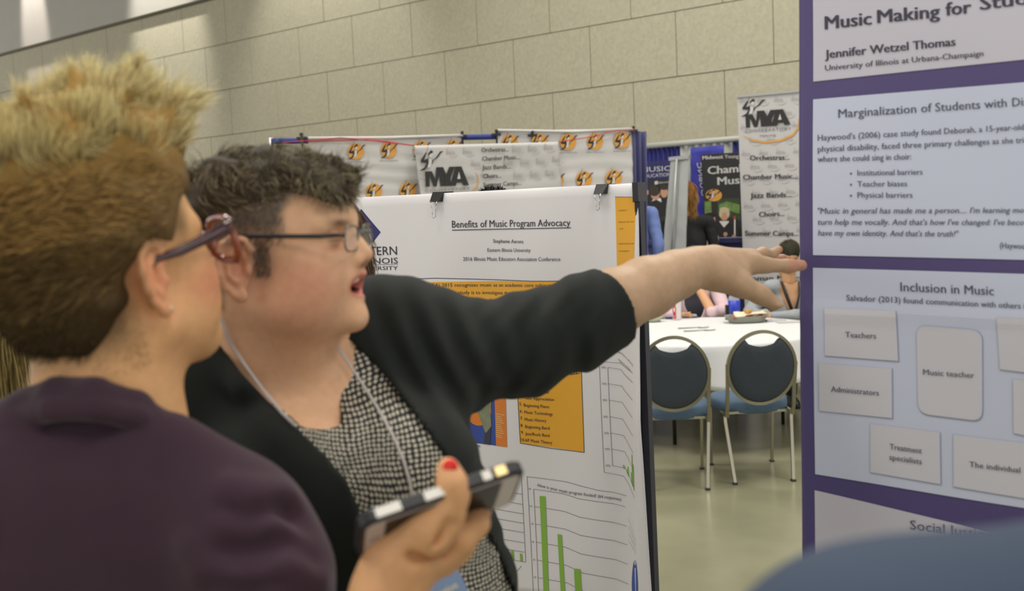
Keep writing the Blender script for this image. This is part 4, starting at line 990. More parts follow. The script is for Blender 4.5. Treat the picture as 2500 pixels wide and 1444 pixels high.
def face_generic(H, mouth=0.0, fat=0.0, lo=False):
    H.e((.0, 0, .045), (.096, .077, .088), k=.01)
    H.e((.045, 0, -.02), (.058+fat*.01, .057+fat*.012, .082), k=.03)
    for s in (-1, 1):
        H.t((.012, s*.052, -.048), (.078, s*.012, -.083), .020+fat*.008, .016, k=.03)
        H.e((.062, s*.040, -.004), (.026, .022, .022), k=.02)
        H.e((.060, s*.034, -.036), (.030, .024+fat*.008, .030), k=.025)
        H.t((.088, s*.012, .038), (.075, s*.046, .036), .011, .010, k=.012)
        H.e((.098, s*.031, .020), (.020, .017, .013), k=.010, mode='sub')
        H.e((.079, s*.031, .019), (.0145, .0165, .0135), k=.003)
    H.e((.085, 0, -.078), (.020, .020, .017), k=.018)
    H.ch([(.094, 0, .030), (.106, 0, .012), (.117, 0, -.004)], [.0075, .0075, .010], k=.010)
    for s in (-1, 1): H.e((.107, s*.0125, -.009), (.0105, .0075, .0075), k=.006)
    if not lo:
        for s in (-1, 1): H.e((.111, s*.007, -.0165), (.005, .0035, .004), k=.002, mode='sub')
    H.e((.094, 0, -.036), (.017, .026, .020), k=.012)
    for s in (-1, 1):
        H.t((.110, 0, -.030), (.094, s*.024, -.037), .0045, .0025, k=.004)
        H.t((.107, 0, -.043), (.094, s*.022, -.038), .0055, .0025, k=.004)
    H.t((.111, 0, -.0365), (.098, 0, -.037), .0022, .002, k=.002, mode='sub')
    H.t((-.012, 0, -.03), (-.024, 0, -.16), .052+fat*.01, .056+fat*.01, k=.03)
def paint_face(H, V, base, lips, mz=-.037, mx=.085, blush=None):
    L_ = H.loc(V); n = len(V); Cc = np.tile(np.array(base), (n, 1)).astype(float)
    def bl(m, col): Cc[:] = Cc*(1-m[:, None])+np.array(col)*m[:, None]
    def g(c_, r): return np.exp(-(((L_-np.array(c_))/np.array(r))**2).sum(1))
    if blush is not None:
        for s in (-1, 1): bl(.75*g((.068, s*.05, -.022), (.030, .03, .026)), blush)
        bl(.6*g((.12, 0, -.002), (.014, .014, .012)), blush)
        for s in (-1, 1): bl(.6*g((-.006, s*.085, 0), (.03, .02, .04)), blush)
    return Cc, L_, bl, g

# ---------------------------------------------------------------- the pointing woman
p2 = empty('person', onf(W(c(790, 1300, 1.40))), 'woman in a black cardigan and dotted blouse pointing with outstretched arm, mouth open', 'person')
SK2 = L(222, 178, 142)
H2c = c(656, 640, 1.30)
fr2 = frame(math.radians(-8), roll=math.radians(5))
def torso2(V, off=0.0, k=.05):
    o = off
    V.ell(c(800, 1200, 1.42), (.185+o, .125+o, .225+o), k=k)
    V.ell(c(840, 1560, 1.42), (.225+o, .165+o, .30+o), k=k)
    V.cap(c(500, 985, 1.36), c(1010, 870, 1.45), .078+o, .082+o, k=k)
    V.cap(c(560, 900, 1.36), c(700, 860, 1.40), .05+o, .055+o, k=k)
    V.cap(c(700, 860, 1.40), c(930, 815, 1.44), .055+o, .06+o, k=k)
    V.ell(c(700, 1200, 1.285), (.098+o, .085+o, .095+o), k=k)
    V.ell(c(965, 1180, 1.315), (.098+o, .085+o, .095+o), k=k)
def in_poly(X, Z, Y, pts):
    """signed distance (metres, negative inside) of points to a pixel polygon extruded along sight lines"""
    px = 1250+X/Y*F; py = 722-Z/Y*F; px, py = np.broadcast_arrays(px, py); d = np.full(px.shape, 1e9, np.float32); inside = np.zeros(px.shape, bool)
    n = len(pts)
    for i in range(n):
        ax, ay = pts[i]; bx, by = pts[(i+1) % n]; ex, ey = bx-ax, by-ay; wx, wy = px-ax, py-ay
        t = np.clip((wx*ex+wy*ey)/(ex*ex+ey*ey+1e-9), 0, 1); d = np.minimum(d, (wx-t*ex)**2+(wy-t*ey)**2)
        cnd = ((ay > py) != (by > py)); xx = (bx-ax)*(py-ay)/(by-ay+1e-12)+ax; inside ^= cnd & (px < xx)
    return np.sqrt(d)*np.where(inside, -1, 1)*Y/F
# body: head, neck, chest
V = Vol([-.47, 1.08, -.40], [-.02, 1.62, .215], .0026)
H = Head(V, H2c, fr2)
H.e((.010, 0, .042), (.097, .079, .088))
H.e((.050, 0, -.012), (.062, .064, .072), k=.03)
for s in (-1, 1):
    H.e((.066, s*.036, -.020), (.034, .033, .034), k=.02)
    H.e((.046, s*.042, -.052), (.044, .034, .034), k=.03)
    H.t((.094, s*.014, .052), (.080, s*.048, .046), .012, .011, k=.014)
    H.e((.106, s*.032, .029), (.020, .018, .013), k=.012, mode='sub')
    H.e((.083, s*.032, .028), (.0165, .018, .0145), k=.003)
    H.t((.0955, s*.022, .0285), (.0935, s*.044, .027), .0012, k=.0015, mode='sub')
    H.t((.100, s*.020, .030), (.094, s*.046, .031), .0022, k=.002)
H.e((.050, 0, -.066), (.050, .046, .030), k=.025)
H.ch([(.094, 0, .048), (.097, 0, .034), (.111, 0, .018), (.1205, 0, .009)], [.009, .0085, .009, .0108], k=.011)
for s in (-1, 1): H.e((.112, s*.0135, .0025), (.0115, .0082, .0085), k=.006)
for s in (-1, 1): H.e((.115, s*.0068, -.0045), (.006, .0036, .0045), k=.002, mode='sub')
H.e((.096, 0, -.022), (.0215, .031, .023), k=.014)          # upper lip mass
H.e((.092, 0, -.050), (.0215, .028, .018), k=.014)          # lower lip mass
H.e((.104, 0, -.068), (.0195, .022, .018), k=.014)          # chin
for s in (-1, 1):
    H.t((.1165, 0, -.0150), (.100, s*.027, -.026), .0055, .003, k=.005)
    H.t((.1110, 0, -.0425), (.098, s*.025, -.032), .0072, .003, k=.005)
H.e((.113, 0, -.0285), (.030, .0235, .0100), k=.004, mode='sub')     # open mouth
H.e((.104, 0, -.0225), (.0095, .017, .0038), k=.001)          # upper teeth
for s in (-1, 1): H.ch([(.104, s*.022, -.008), (.096, s*.034, -.026), (.090, s*.036, -.048)], .0024, k=.006, mode='sub')   # smile folds
H.ch([(.070, -.055, .012), (.082, -.046, .006), (.092, -.036, .006)], .0018, k=.004, mode='sub')
ear(H, -1, x=.001, z=-.004, y=.075, sc_=1.12, flare=.9); ear(H, 1, x=-.012, z=-.004, y=.073, sc_=1.12)
V.cap(c(640, 720, 1.31), c(690, 960, 1.36), .062, .066, k=.03)
V.cap(c(730, 820, 1.30), c(790, 980, 1.34), .022, .028, k=.04)
torso2(V, 0)
V.cap(c(845, 1010, 1.27), c(690, 1010, 1.27), .0, .0, k=.0)
v1, q1 = V.mesh(2)
# pointing arm and hand
V = Vol(c(1380, 940, 1.45)*np.array([1, 1, 1])-[0, 0, .03], [.56, 2.02, .115], .0020)
D = lambda x, y, d: c(x, y, d)
V.chain([D(1400, 790, 1.58), D(1500, 738, 1.615), D(1580, 702, 1.65), D(1650, 672, 1.68), D(1712, 650, 1.705)], [.050, .0475, .0445, .036, .0285], k=.02)
V.chain([D(1700, 650, 1.70), D(1745, 655, 1.715), D(1800, 662, 1.735)], [.027, .027, .023], k=.02)
V.chain([D(1745, 636, 1.73), D(1835, 632, 1.775)], [.022, .017], k=.02)
V.chain([D(1750, 670, 1.71), D(1795, 690, 1.72)], [.024, .021], k=.02)
V.chain([D(1815, 652, 1.75), D(1868, 648, 1.765), D(1925, 650, 1.775), D(1957, 648, 1.78)], [.0165, .0125, .0108, .0092], k=.008)      # index
V.ell(D(1838, 634, 1.755), (.014, .010, .008), k=.014)
V.chain([D(1820, 634, 1.785), D(1862, 618, 1.81), D(1884, 622, 1.828), D(1901, 610, 1.83)], [.0125, .0095, .0085, .0072], k=.006)   # middle
V.chain([D(1800, 632, 1.80), D(1852, 629, 1.845), D(1888, 634, 1.865), D(1912, 630, 1.875)], [.0115, .009, .008, .007], k=.006)     # ring
V.chain([D(1785, 640, 1.805), D(1830, 645, 1.85), D(1862, 652, 1.87), D(1885, 655, 1.88)], [.010, .008, .007, .0062], k=.006)        # little
V.chain([D(1765, 672, 1.70), D(1808, 697, 1.705), D(1856, 720, 1.71), D(1890, 741, 1.712)], [.0225, .0175, .0140, .0118], k=.012)   # thumb
V.ell(D(1903, 746, 1.704), (.0075, .005, .005), k=.003)
V.cap(D(1660, 690, 1.665), D(1690, 672, 1.68), .002, k=.01, mode='sub')

v2, q2 = V.mesh(2)
vb_, qb_ = join([(v1, q1), (v2, q2)])
Cc, L_, bl, g = paint_face(H, vb_, SK2, None, blush=L(186, 116, 96))
hd = np.arange(len(vb_)) < len(v1)
bl(.5*g((.060, -.055, -.045), (.05, .04, .05))*hd, L(190, 122, 98))
dm = np.sqrt(((L_-np.array([.108, 0, -.0275]))/np.array([.022, .029, .0175])) ** 2 @ np.ones(3))
lip = np.clip((1.12-dm)*4, 0, 1)*(L_[:, 0] > .088)*hd; bl(.85*lip, L(196, 98, 92))
inner = (np.abs(L_[:, 2]+.0285) < .0085) & (np.abs(L_[:, 1]) < .0195) & (L_[:, 0] > .08) & (L_[:, 0] < .1075) & hd; bl(inner*1.0, L(70, 24, 26))
teeth = (np.abs(L_[:, 2]+.0222) < .0036) & (np.abs(L_[:, 1]) < .017) & (L_[:, 0] > .098) & (L_[:, 0] < .1155) & hd; bl(teeth*1.0, L(226, 216, 196))
for s in (-1, 1):
    bl(.85*g((.101, s*.034, .0475), (.014, .020, .0045))*hd, L(96, 70, 54)); bl(.8*g((.0955, s*.034, .0275), (.010, .0135, .0022))*hd, L(70, 46, 40)); bl(.55*g((.094, s*.038, .019), (.014, .018, .006))*hd, L(150, 88, 74)); bl(.55*g((.092, s*.046, .036), (.012, .016, .005))*hd, L(150, 96, 76))
bl(.6*g((.118, 0, -.005), (.008, .010, .003))*hd, L(120, 60, 54))
# stubble of the clipped sides
hl = (L_[:, 2] > .052-.9*(L_[:, 0]-.0)*0) & (L_[:, 0] < .072+.35*(L_[:, 2]-.05)); side = np.clip((L_[:, 2]-.028+.30*np.clip(-L_[:, 0]-.02, 0, .1)*3)/.02, 0, 1)*np.clip((.052+.5*np.clip(L_[:, 2]-.06,0,.1)-L_[:, 0])/.014, 0, 1)
nape = np.clip((-.030-L_[:, 0])/.014, 0, 1)*np.clip((L_[:, 2]+.062)/.03, 0, 1); sb = np.exp(-(((L_-np.array([.022, -.075, .012]))/np.array([.011, .03, .026]))**2).sum(1))
bl(np.clip(np.maximum(np.maximum(side, nape), .8*sb), 0, 1)*.93*hd, L(92, 84, 76))
bl(1.0*(~hd), L(186, 154, 124)); ax_tip = vb_[:, 0] > (1930-1250)/F*1.75; bl(.4*(ax_tip & ~hd), L(200, 120, 108))  # arm skin painted darker than face and neck to offset overhead light
mesh_obj('body', W(vb_), qb_, m_skin, p2, cols=Cc)
H2 = H
def eyeballs(H, parent, x, y, z, r):
    for s in (-1, 1):
        q = W(H.P(x, s*y, z)); t = MB(); ring = []
        n, m_ = 16, 10; V = []; Fc = []; mi = []
        fx = M @ nrm(H.f+.0*H.u); ax = nrm(np.cross(fx, [0, 0, 1])); ay = np.cross(ax, fx)
        for j in range(m_+1):
            th = math.pi*j/m_
            for k in range(n): ph = 2*math.pi*k/n; V.append(q+r*(math.cos(th)*fx+math.sin(th)*(math.cos(ph)*ax+math.sin(ph)*ay)))
        for j in range(m_):
            for k in range(n): Fc.append((j*n+k, (j+1)*n+k, (j+1)*n+(k+1) % n, j*n+(k+1) % n)); mi.append(2 if j == 0 else 1 if j < 3 else 0)
        mesh_obj('eye', V, Fc, [mat('eye_white', (222, 214, 206), rough=.2), mat('iris', (84, 92, 96), rough=.2), m_blk], parent, midx=mi)
eyeballs(H2, p2, .0822, .032, .0275, .0163)
# hair: thick wavy top, clipped sides
V = Vol([-.47, 1.12, .02], [-.10, 1.48, .225], .003)
Hh = Head(V, H2c, fr2)
Hh.e((.002, 0, .092), (.096, .085, .045), k=.02); Hh.e((.066, -.004, .098), (.040, .058, .030), k=.02); Hh.e((-.046, 0, .068), (.045, .074, .046), k=.02)
Hh.e((.088, -.01, .095), (.020, .036, .020), k=.012); Hh.e((-.055, -.035, .055), (.040, .045, .045), k=.02)
V.fn(lambda X, Y, Z: .0080*vnoise((X, Y, Z), 75, 2)+.005*vnoise((X, Y, Z), 170, 5))
vh, qh = V.mesh(1); hl_ = Hh.loc(vh); base = np.tile(np.array(L(68, 61, 49)), (len(vh), 1)); nn_ = vnoise(vh.T, 110, 8)[:, None]; base = base*(1+.35*nn_)
parts = [(vh, qh)]; cols = [np.clip(base, 0, 1)]
rp_, rn = scatter(vh, qh, 9000); fl_ = nrm(Hh.f)*.9+nrm(Hh.l)*-.25
d0 = rn*.35+fl_+rng.normal(size=rn.shape)*.45
cl2 = np.stack([vnoise(rp_.T, 130, 61), vnoise(rp_.T, 130, 62), vnoise(rp_.T, 130, 63)], 1); d0 = rn*.12+fl_*.8+cl2*.9+rng.normal(size=rn.shape)*.15
a, b, cc_ = strands(rp_-rn*.004, d0, rng.uniform(.016, .034, len(rp_)), .0014, 6, bend=lambda p: nrm(Hh.P(0, 0, .05)-Hh.P(.01, 0, .15))*.3-(p-Hh.P(0, 0, .06))*9, curl=.5, cfreq=.8, cols0=L(60, 54, 43), cols1=L(146, 134, 108), cvar=.45)
parts.append((a, b)); cols.append(cc_)
sk, sq_ = v1, q1
def mside(P):
    l_ = H2.loc(P); return ((l_[:, 2] > .028) & (l_[:, 0] < .048) & (l_[:, 2] < .10)) | ((l_[:, 0] < -.038) & (l_[:, 2] > -.05) & (l_[:, 2] < .1)) | ((np.abs(l_[:, 0]-.022) < .009) & (l_[:, 2] > -.01) & (np.abs(l_[:, 1]) > .06) & (l_[:, 2] < .05))
rp_, rn = scatter(sk, sq_, 16000, lambda P: mside(P)*1.0)
d0 = rn*.35-Hh.u*.8-Hh.f*.35+rng.normal(size=rn.shape)*.2
a, b, cc_ = strands(rp_-rn*.001, d0, rng.uniform(.006, .011, len(rp_)), .0008, 2, cols0=L(74, 66, 58), cols1=L(112, 102, 90), cvar=.3)
parts.append((a, b)); cols.append(cc_)
a, b = join(parts); mesh_obj('hair', W(a), b, m_hairm, p2, cols=np.concatenate(cols))
# cardigan
OPEN2 = [(528, 690), (524, 775), (545, 850), (590, 912), (650, 975), (720, 1042), (790, 1108), (846, 1172), (876, 1240), (890, 1330), (900, 1520), (920, 1900), (1330, 1900), (1290, 1520), (1245, 1420), (1205, 1330), (1178, 1270), (1148, 1205), (1098, 1130), (1050, 1065), (1000, 995), (950, 930), (905, 880), (868, 845), (836, 815), (820, 700)]
V = Vol([-.52, 1.08, -.80], [.22, 1.80, .06], .0046)
torso2(V, .014)
V.chain([c(500, 985, 1.36), c(425, 1250, 1.36), c(395, 1560, 1.30)], [.072, .062, .055], k=.04)
V.chain([c(930, 835, 1.45), c(1020, 855, 1.46), c(1150, 862, 1.50), c(1280, 842, 1.545), c(1400, 792, 1.585), c(1540, 732, 1.63)], [.070, .074, .071, .068, .064, .0625], k=.03)
V.chain([c(520, 800, 1.35), c(530, 860, 1.31), c(600, 940, 1.27)], [.016, .018, .018], k=.02)
V.chain([c(528, 780, 1.40), c(560, 770, 1.47), c(700, 770, 1.49), c(830, 760, 1.46)], [.018, .02, .02, .02], k=.02)
V.half(c(1492, 745, 1.612), nrm(c(1560, 722, 1.64)-c(1400, 792, 1.585)))
def folds2(X, Y, Z):
    px = 1250+X/Y*F; py = 722-Z/Y*F
    # drag folds from the shoulder cap down to the armpit, and rings on the sleeve
    a = (px-980)*.78+(py-820)*-.42; m1 = np.exp(-((px-1050)/150)**2-((py-860)/150)**2)
    b = (px+(py-800)*.38); m2 = np.clip((px-1120)/80, 0, 1)*np.clip((1500-px)/60, 0, 1)
    c3 = (px-600)*.80+(py-1000)*-.60; m3 = np.exp(-((px-560)/170)**2-((py-1080)/190)**2)
    return -(.0055*m1*np.sin(a/11+.5*np.sin(py/60)+px/140)+.0030*m2*np.sin(b/21+.9*np.sin(py/47+px/90))+.0016*m2*np.sin(b/11+1.3*np.sin(py/30))+.0045*m3*np.sin(c3/24))
V.fn(folds2)
poly2 = in_poly(V.ax[0][:, None, None], V.ax[2][None, None, :], V.ax[1][None, :, None], OPEN2)
front = (V.ax[1][None, :, None]-1.395); cut = np.maximum(poly2, front+0*poly2)
V.f = np.maximum(V.f, -cut).astype(np.float32)
vc, qc = V.mesh(1)
m_card = mat('cardigan_knit', (31, 35, 33), rough=.9, noise=.10, nscale=40, bump=.25, bscale=900, sheen=.06, spec=.2)
mesh_obj('cardigan', W(vc), qc, m_card, p2)
# blouse
NECK2 = [(500, 600), (520, 800), (600, 900), (690, 1000), (742, 1046), (790, 1050), (832, 1040), (828, 960), (818, 860), (822, 700)]
V = Vol([-.46, 1.08, -.80], [.10, 1.60, .02], .004)
torso2(V, .0075)
V.fn(lambda X, Y, Z: -.0025*np.sin(((1250+X/Y*F)-900)/13+((722-Z/Y*F)-1100)/23+1.2*np.sin((722-Z/Y*F)/37))*np.exp(-(((1250+X/Y*F)-850)/110)**2-(((722-Z/Y*F)-1130)/110)**2))
pl2 = in_poly(V.ax[0][:, None, None], V.ax[2][None, None, :], V.ax[1][None, :, None], NECK2)
V.f = np.maximum(V.f, -np.maximum(pl2, V.ax[1][None, :, None]-1.42)).astype(np.float32)
vb2, qb2 = V.mesh(1)
mbl = bpy.data.materials.new('dotted_blouse'); mbl.use_nodes = True; nt = mbl.node_tree; N = nt.nodes; bs_ = N['Principled BSDF']; bs_.inputs['Roughness'].default_value = .7
uvn = N.new('ShaderNodeUVMap'); wav = N.new('ShaderNodeTexNoise'); wav.inputs['Scale'].default_value = 7; wav.inputs['Detail'].default_value = 1.0
nt.links.new(uvn.outputs[0], wav.inputs['Vector'])
sub = N.new('ShaderNodeVectorMath'); sub.operation = 'SUBTRACT'; sub.inputs[1].default_value = (.5, .5, .5); nt.links.new(wav.outputs['Color'], sub.inputs[0])
scl = N.new('ShaderNodeVectorMath'); scl.operation = 'SCALE'; scl.inputs['Scale'].default_value = .075; nt.links.new(sub.outputs[0], scl.inputs[0])
addv = N.new('ShaderNodeVectorMath'); nt.links.new(uvn.outputs[0], addv.inputs[0]); nt.links.new(scl.outputs[0], addv.inputs[1])
vor = N.new('ShaderNodeTexVoronoi'); vor.voronoi_dimensions = '2D'; vor.inputs['Scale'].default_value = 180; vor.inputs['Randomness'].default_value = .22; nt.links.new(addv.outputs[0], vor.inputs['Vector'])
rmp = N.new('ShaderNodeValToRGB'); rmp.color_ramp.elements[0].position = .25; rmp.color_ramp.elements[1].position = .34
rmp.color_ramp.elements[0].color = (*L(214, 208, 186), 1); rmp.color_ramp.elements[1].color = (*L(26, 26, 34), 1)
nt.links.new(vor.outputs['Distance'], rmp.inputs[0]); nt.links.new(rmp.outputs[0], bs_.inputs['Base Color'])
mesh_obj('blouse', W(vb2), qb2, mbl, p2, uv=np.stack([vb2[:, 0]+.3*vb2[:, 1], vb2[:, 2]], 1))
def ray_depth(v, q):
    """depth lookup of the nearest front vertex at a pixel"""
    px = 1250+v[:, 0]/v[:, 1]*F; py = 722-v[:, 2]/v[:, 1]*F
    def f(x, y, r=9):
        m = (np.abs(px-x) < r) & (np.abs(py-y) < r)
        while not m.any(): r *= 1.6; m = (np.abs(px-x) < r) & (np.abs(py-y) < r)
        return v[m, 1].min()
    return f
dB = ray_depth(np.concatenate([vb2, v1, vc]), None)
m_lan = mat('lanyard_cord', (188, 182, 178), rough=.5)
def ribbon(name, pts, w_, parent, m, lift=.006):
    P = [c(x, y, dB(x, y)-lift) for x, y in pts]; t = MB(); t.tube([W(p) for p in P], w_, n=6, sq=.5); return t.build(name, m, parent, smooth=True)
ln = ribbon('lanyard', [(538, 775), (560, 835), (600, 895), (640, 950), (690, 1010), (720, 1040)], .0022, p2, m_lan, .004)
ribbon('lanyard', [(823, 848), (850, 885), (890, 945), (930, 1010), (965, 1075), (985, 1125), (1000, 1175), (1012, 1240), (1060, 1340), (1092, 1376)], .0018, p2, m_lan, .010)
bdg = empty('name_badge', W(c(1085, 1440, 1.18)), 'pale blue and white plastic name badge hanging below the phone', 'badge')
bS = plane_surf(c(1080, 1440, 1.185), [.15, -1, .25])
slab('card', bS, [(1026, 1428), (1110, 1369), (1160, 1480), (1060, 1560)], 0, -.002, mat('badge_blue', (130, 152, 188), rough=.25, coat=.5), bdg)
g_ = Flat(); g_.quad([(1026, 1428), (1108, 1370), (1113, 1380), (1032, 1439)], mat('badge_white', (204, 204, 214), rough=.3), 1); g_.text('eption', (1068, 1462), (1118, 1436), 20, mat('badge_cream', (226, 220, 196)), 1, bold=.02, down=(.35, .9)); g_.build('print', bS, bdg, eps=.0006)
# glasses
gl = empty('eyeglasses', W(H2.P(.11, 0, .03)), None, None); gl.parent = p2; gl.location = Vector(ROOTLOC[gl])-Vector(ROOTLOC[p2])
m_gl = mat('glasses_metal', (120, 122, 120), rough=.25, metal=.8); m_tmp = mat('glasses_temple', (26, 24, 32), rough=.35); m_lens = mat('lens_glass', (225, 232, 235), rough=.05, alpha=.16, spec=.8)
def lens_frame(H, y0, x0, z0, hw, hh, wrap, r, mframe, mlens, parent, tint=None):
    pts = []
    for k in range(28):
        a = 2*math.pi*k/28; ca, sa = math.cos(a), math.sin(a); e = (abs(ca)**3.4+abs(sa)**3.4)**(-1/3.4); yy = y0+hw*ca*e; pts.append((x0-wrap*(abs(yy)**2)*1.0, yy, z0+hh*sa*e))
    t = MB(); P = [W(H.P(*p)) for p in pts]; t.tube(P+[P[0]], r, n=6, cap=False); t.build('rim', mframe, parent, smooth=True)
    ce = W(H.P(x0-wrap*y0*y0+.0006, y0, z0)); V = [ce]+P; mesh_obj('lens', V, [(0, i+1, (i+1) % 28+1) for i in range(28)], mlens, parent)
for s in (-1, 1): lens_frame(H2, s*.0335, .1155, .0290, .0245, .0150, .4, .0012, m_gl, m_lens, gl)
t = MB(); t.tube([W(H2.P(.1165, -.010, .033)), W(H2.P(.119, 0, .036)), W(H2.P(.1165, .010, .033))], .0011, n=6); t.build('bridge', m_gl, gl, smooth=True)
for s in (-1, 1):
    t = MB(); t.tube([W(H2.P(*p)) for p in ((.1145, s*.058, .033), (.110, s*.068, .034), (.088, s*.0745, .033), (.03, s*.083, .034), (-.012, s*.087, .035), (-.028, s*.084, .018), (-.034, s*.08, -.002))], [.0018, .0024, .0026, .0024, .0022, .002, .0018], n=8, sq=.6); t.build('temple', m_tmp, gl, smooth=True)
# trousers and shoes down to the floor
def legs(parent, ctr, w_, z0, m, ms, rx=.20, ry=.14, feet=(0, -1)):
    t = MB(); cx, cy = ctr; n = 24; prof = []
    for z, s in ((z0, 1.0), (z0-.12, 1.05), (z0-.28, .98)): prof.append((z, s))
    V = []
    for z, s in prof:
        for k in range(n): a = 2*math.pi*k/n; V.append((cx+rx*s*math.cos(a), cy+ry*s*math.sin(a), z))
    t.add(V, [(i*n+k, (i+1)*n+k, (i+1)*n+(k+1) % n, i*n+(k+1) % n) for i in range(2) for k in range(n)]+[tuple(2*n+k for k in range(n-1, -1, -1)), tuple(range(n))])
    for s in (-1, 1): t.tube([(cx+s*w_, cy, z0-.22), (cx+s*w_*1.02, cy, .5), (cx+s*w_*1.05, cy+.01, .07)], [.105, .075, .062], n=16)
    t.build('trousers', m, parent, smooth=True)
    for s in (-1, 1):
        q = np.array([cx+s*w_*1.05, cy, 0]); d = np.array([feet[0], feet[1], 0]); e = np.array([-d[1], d[0], 0]); V = []
        for z, sc_, sh in ((0, 1, 0), (.025, 1.0, 0), (.05, .92, -.01), (.085, .6, -.06), (.10, .5, -.07)):
            for k in range(20): a = 2*math.pi*k/20; V.append(q+d*(.06+sh+.14*sc_*math.cos(a))+e*.048*sc_*math.sin(a)+[0, 0, z])
        o = MB(); o.add(V, [(i*20+k, i*20+(k+1) % 20, (i+1)*20+(k+1) % 20, (i+1)*20+k) for i in range(4) for k in range(20)]+[tuple(range(19, -1, -1)), tuple(80+k for k in range(20))]); o.build('shoe', ms, parent, smooth=True)
m_dt = mat('dark_trousers', (30, 32, 40), rough=.85); m_shoe = mat('black_shoe', (20, 20, 22), rough=.4)
q = W(c(840, 1700, 1.44)); legs(p2, (q[0], q[1]), .10, .98, m_dt, m_shoe, .215, .16, (.35, -.94))

# ---------------------------------------------------------------- the listening woman, seen from behind
p1 = empty('person', onf(W(c(250, 1300, 1.10))), 'woman with spiky blond hair, dark red glasses and plum jacket seen from behind', 'person')
SK1 = L(222, 172, 122)
fr1 = frame(math.radians(55), roll=math.radians(-3), pitch=math.radians(16))
H1c = c(268, 690, 1.0465)
V = Vol([-.56, .86, -.20], [-.24, 1.24, .19], .0026)
H = Head(V, H1c, fr1, 1.0); H1 = H
face_generic(H)
H.e((-.01, 0, .052), (.098, .079, .090), k=.02)
ear(H, -1, x=.0, z=-.002, y=.070, sc_=1.05); ear(H, 1, x=.0, z=-.002, y=.070, sc_=1.05)
V.cap(c(235, 830, 1.04), c(232, 1060, 1.06), .056, .062, k=.035); V.cap(c(330, 800, 1.07), c(345, 1060, 1.08), .022, .026, k=.03)
v1b, q1b = V.mesh(2)
# phone hand
hd_ = .93
P_ = lambda x, y, d=0.0: c(x, y, hd_+d)
V = Vol(c(790, 1640, .82)-np.array([.03, .04, .0]), c(1260, 1080, 1.06)+np.array([0, .02, .01]), .0018)
V.chain([P_(900, 1600, .03), P_(945, 1450, .0), P_(975, 1380, -.002)], [.034, .0285, .0265], k=.02)
V.chain([P_(975, 1375, 0), P_(1010, 1320, .0)], [.027, .028], k=.02)
V.chain([P_(1000, 1330, -.008), P_(1050, 1285, -.018), P_(1092, 1250, -.022)], [.0235, .0205, .0150], k=.015)       # thenar
V.chain([P_(1085, 1262, -.020), P_(1108, 1208, -.024), P_(1103, 1180, -.026), P_(1094, 1146, -.022)], [.0150, .0125, .0118, .0100], k=.008)   # thumb
V.chain([P_(1020, 1345, .014), P_(1080, 1335, .022), P_(1120, 1320, .03)], [.0235, .020, .016], k=.02)
V.chain([P_(1060, 1340, .012), P_(1120, 1312, .010), P_(1160, 1278, .020), P_(1166, 1250, .040), P_(1140, 1225, .055)], [.0170, .0135, .0115, .0100, .009], k=.010)   # index finger round the back
V.chain([P_(1040, 1352, .026), P_(1100, 1335, .038), P_(1135, 1298, .052), P_(1120, 1262, .062)], [.014, .0115, .0105, .009], k=.006)
V.chain([P_(1010, 1365, .034), P_(1060, 1352, .05), P_(1092, 1318, .062), P_(1080, 1280, .07)], [.013, .0108, .0098, .0085], k=.006)
V.chain([P_(985, 1375, .040), P_(1020, 1368, .056), P_(1045, 1335, .068), P_(1036, 1305, .075)], [.012, .0098, .0088, .0078], k=.006)
V.cap(P_(1098, 1285, -.036), P_(1060, 1320, -.030), .003, k=.012, mode='sub')
V.cap(P_(1010, 1358, -.028), P_(1080, 1342, -.006), .003, k=.016, mode='sub')
v2b, q2b = V.mesh(2)
vv, qq = join([(v1b, q1b), (v2b, q2b)]); Cc, L_, bl, g = paint_face(H1, vv, SK1, None, blush=L(214, 130, 104)); hd = np.arange(len(vv)) < len(v1b)
dm = np.sqrt(((L_-np.array([.108, 0, -.036]))/np.array([.016, .026, .010])) ** 2 @ np.ones(3)); bl(np.clip((1.1-dm)*4, 0, 1)*hd*.8, L(176, 90, 86))
for s in (-1, 1): bl(.7*g((.094, s*.032, .042), (.012, .018, .004))*hd, L(150, 112, 70))
nape1 = np.clip((-.018-L_[:, 0]*1.0)/.02, 0, 1)*np.clip((L_[:, 2]+.070)/.03, 0, 1); sd1 = np.clip((L_[:, 2]-.02)/.02, 0, 1)*np.clip((.066-L_[:, 0])/.02, 0, 1)
bl(np.maximum(nape1, sd1)*.8*hd, L(98, 76, 44)); bl(.35*(~hd), L(206, 150, 112))
mesh_obj('body', W(vv), qq, m_skin, p1, cols=Cc)
eyeballs(H1, p1, .0785, .031, .019, .0135)
nl = Vol(P_(1040, 1200, -.08), P_(1150, 1090, .04), .0012); nl.ell(P_(1099, 1141, -.0305), (.0066, .0038, .0072), np.array([[.98, 0, -.17], [0, 1, 0], [.17, 0, .98]])); vn, qn = nl.mesh(1); mesh_obj('thumbnail', W(vn), qn, m_nail, p1, label='bright red painted thumbnail')
sp = W(H1.P(.001, -.081, -.030)); t = MB(); t.lathe([(0, -.0025), (.002, -.002), (.0028, 0), (.002, .002), (0, .0025)], sp, n=10); t.build('ear_stud', mat('pearl', (226, 220, 196), rough=.2), p1, smooth=True)
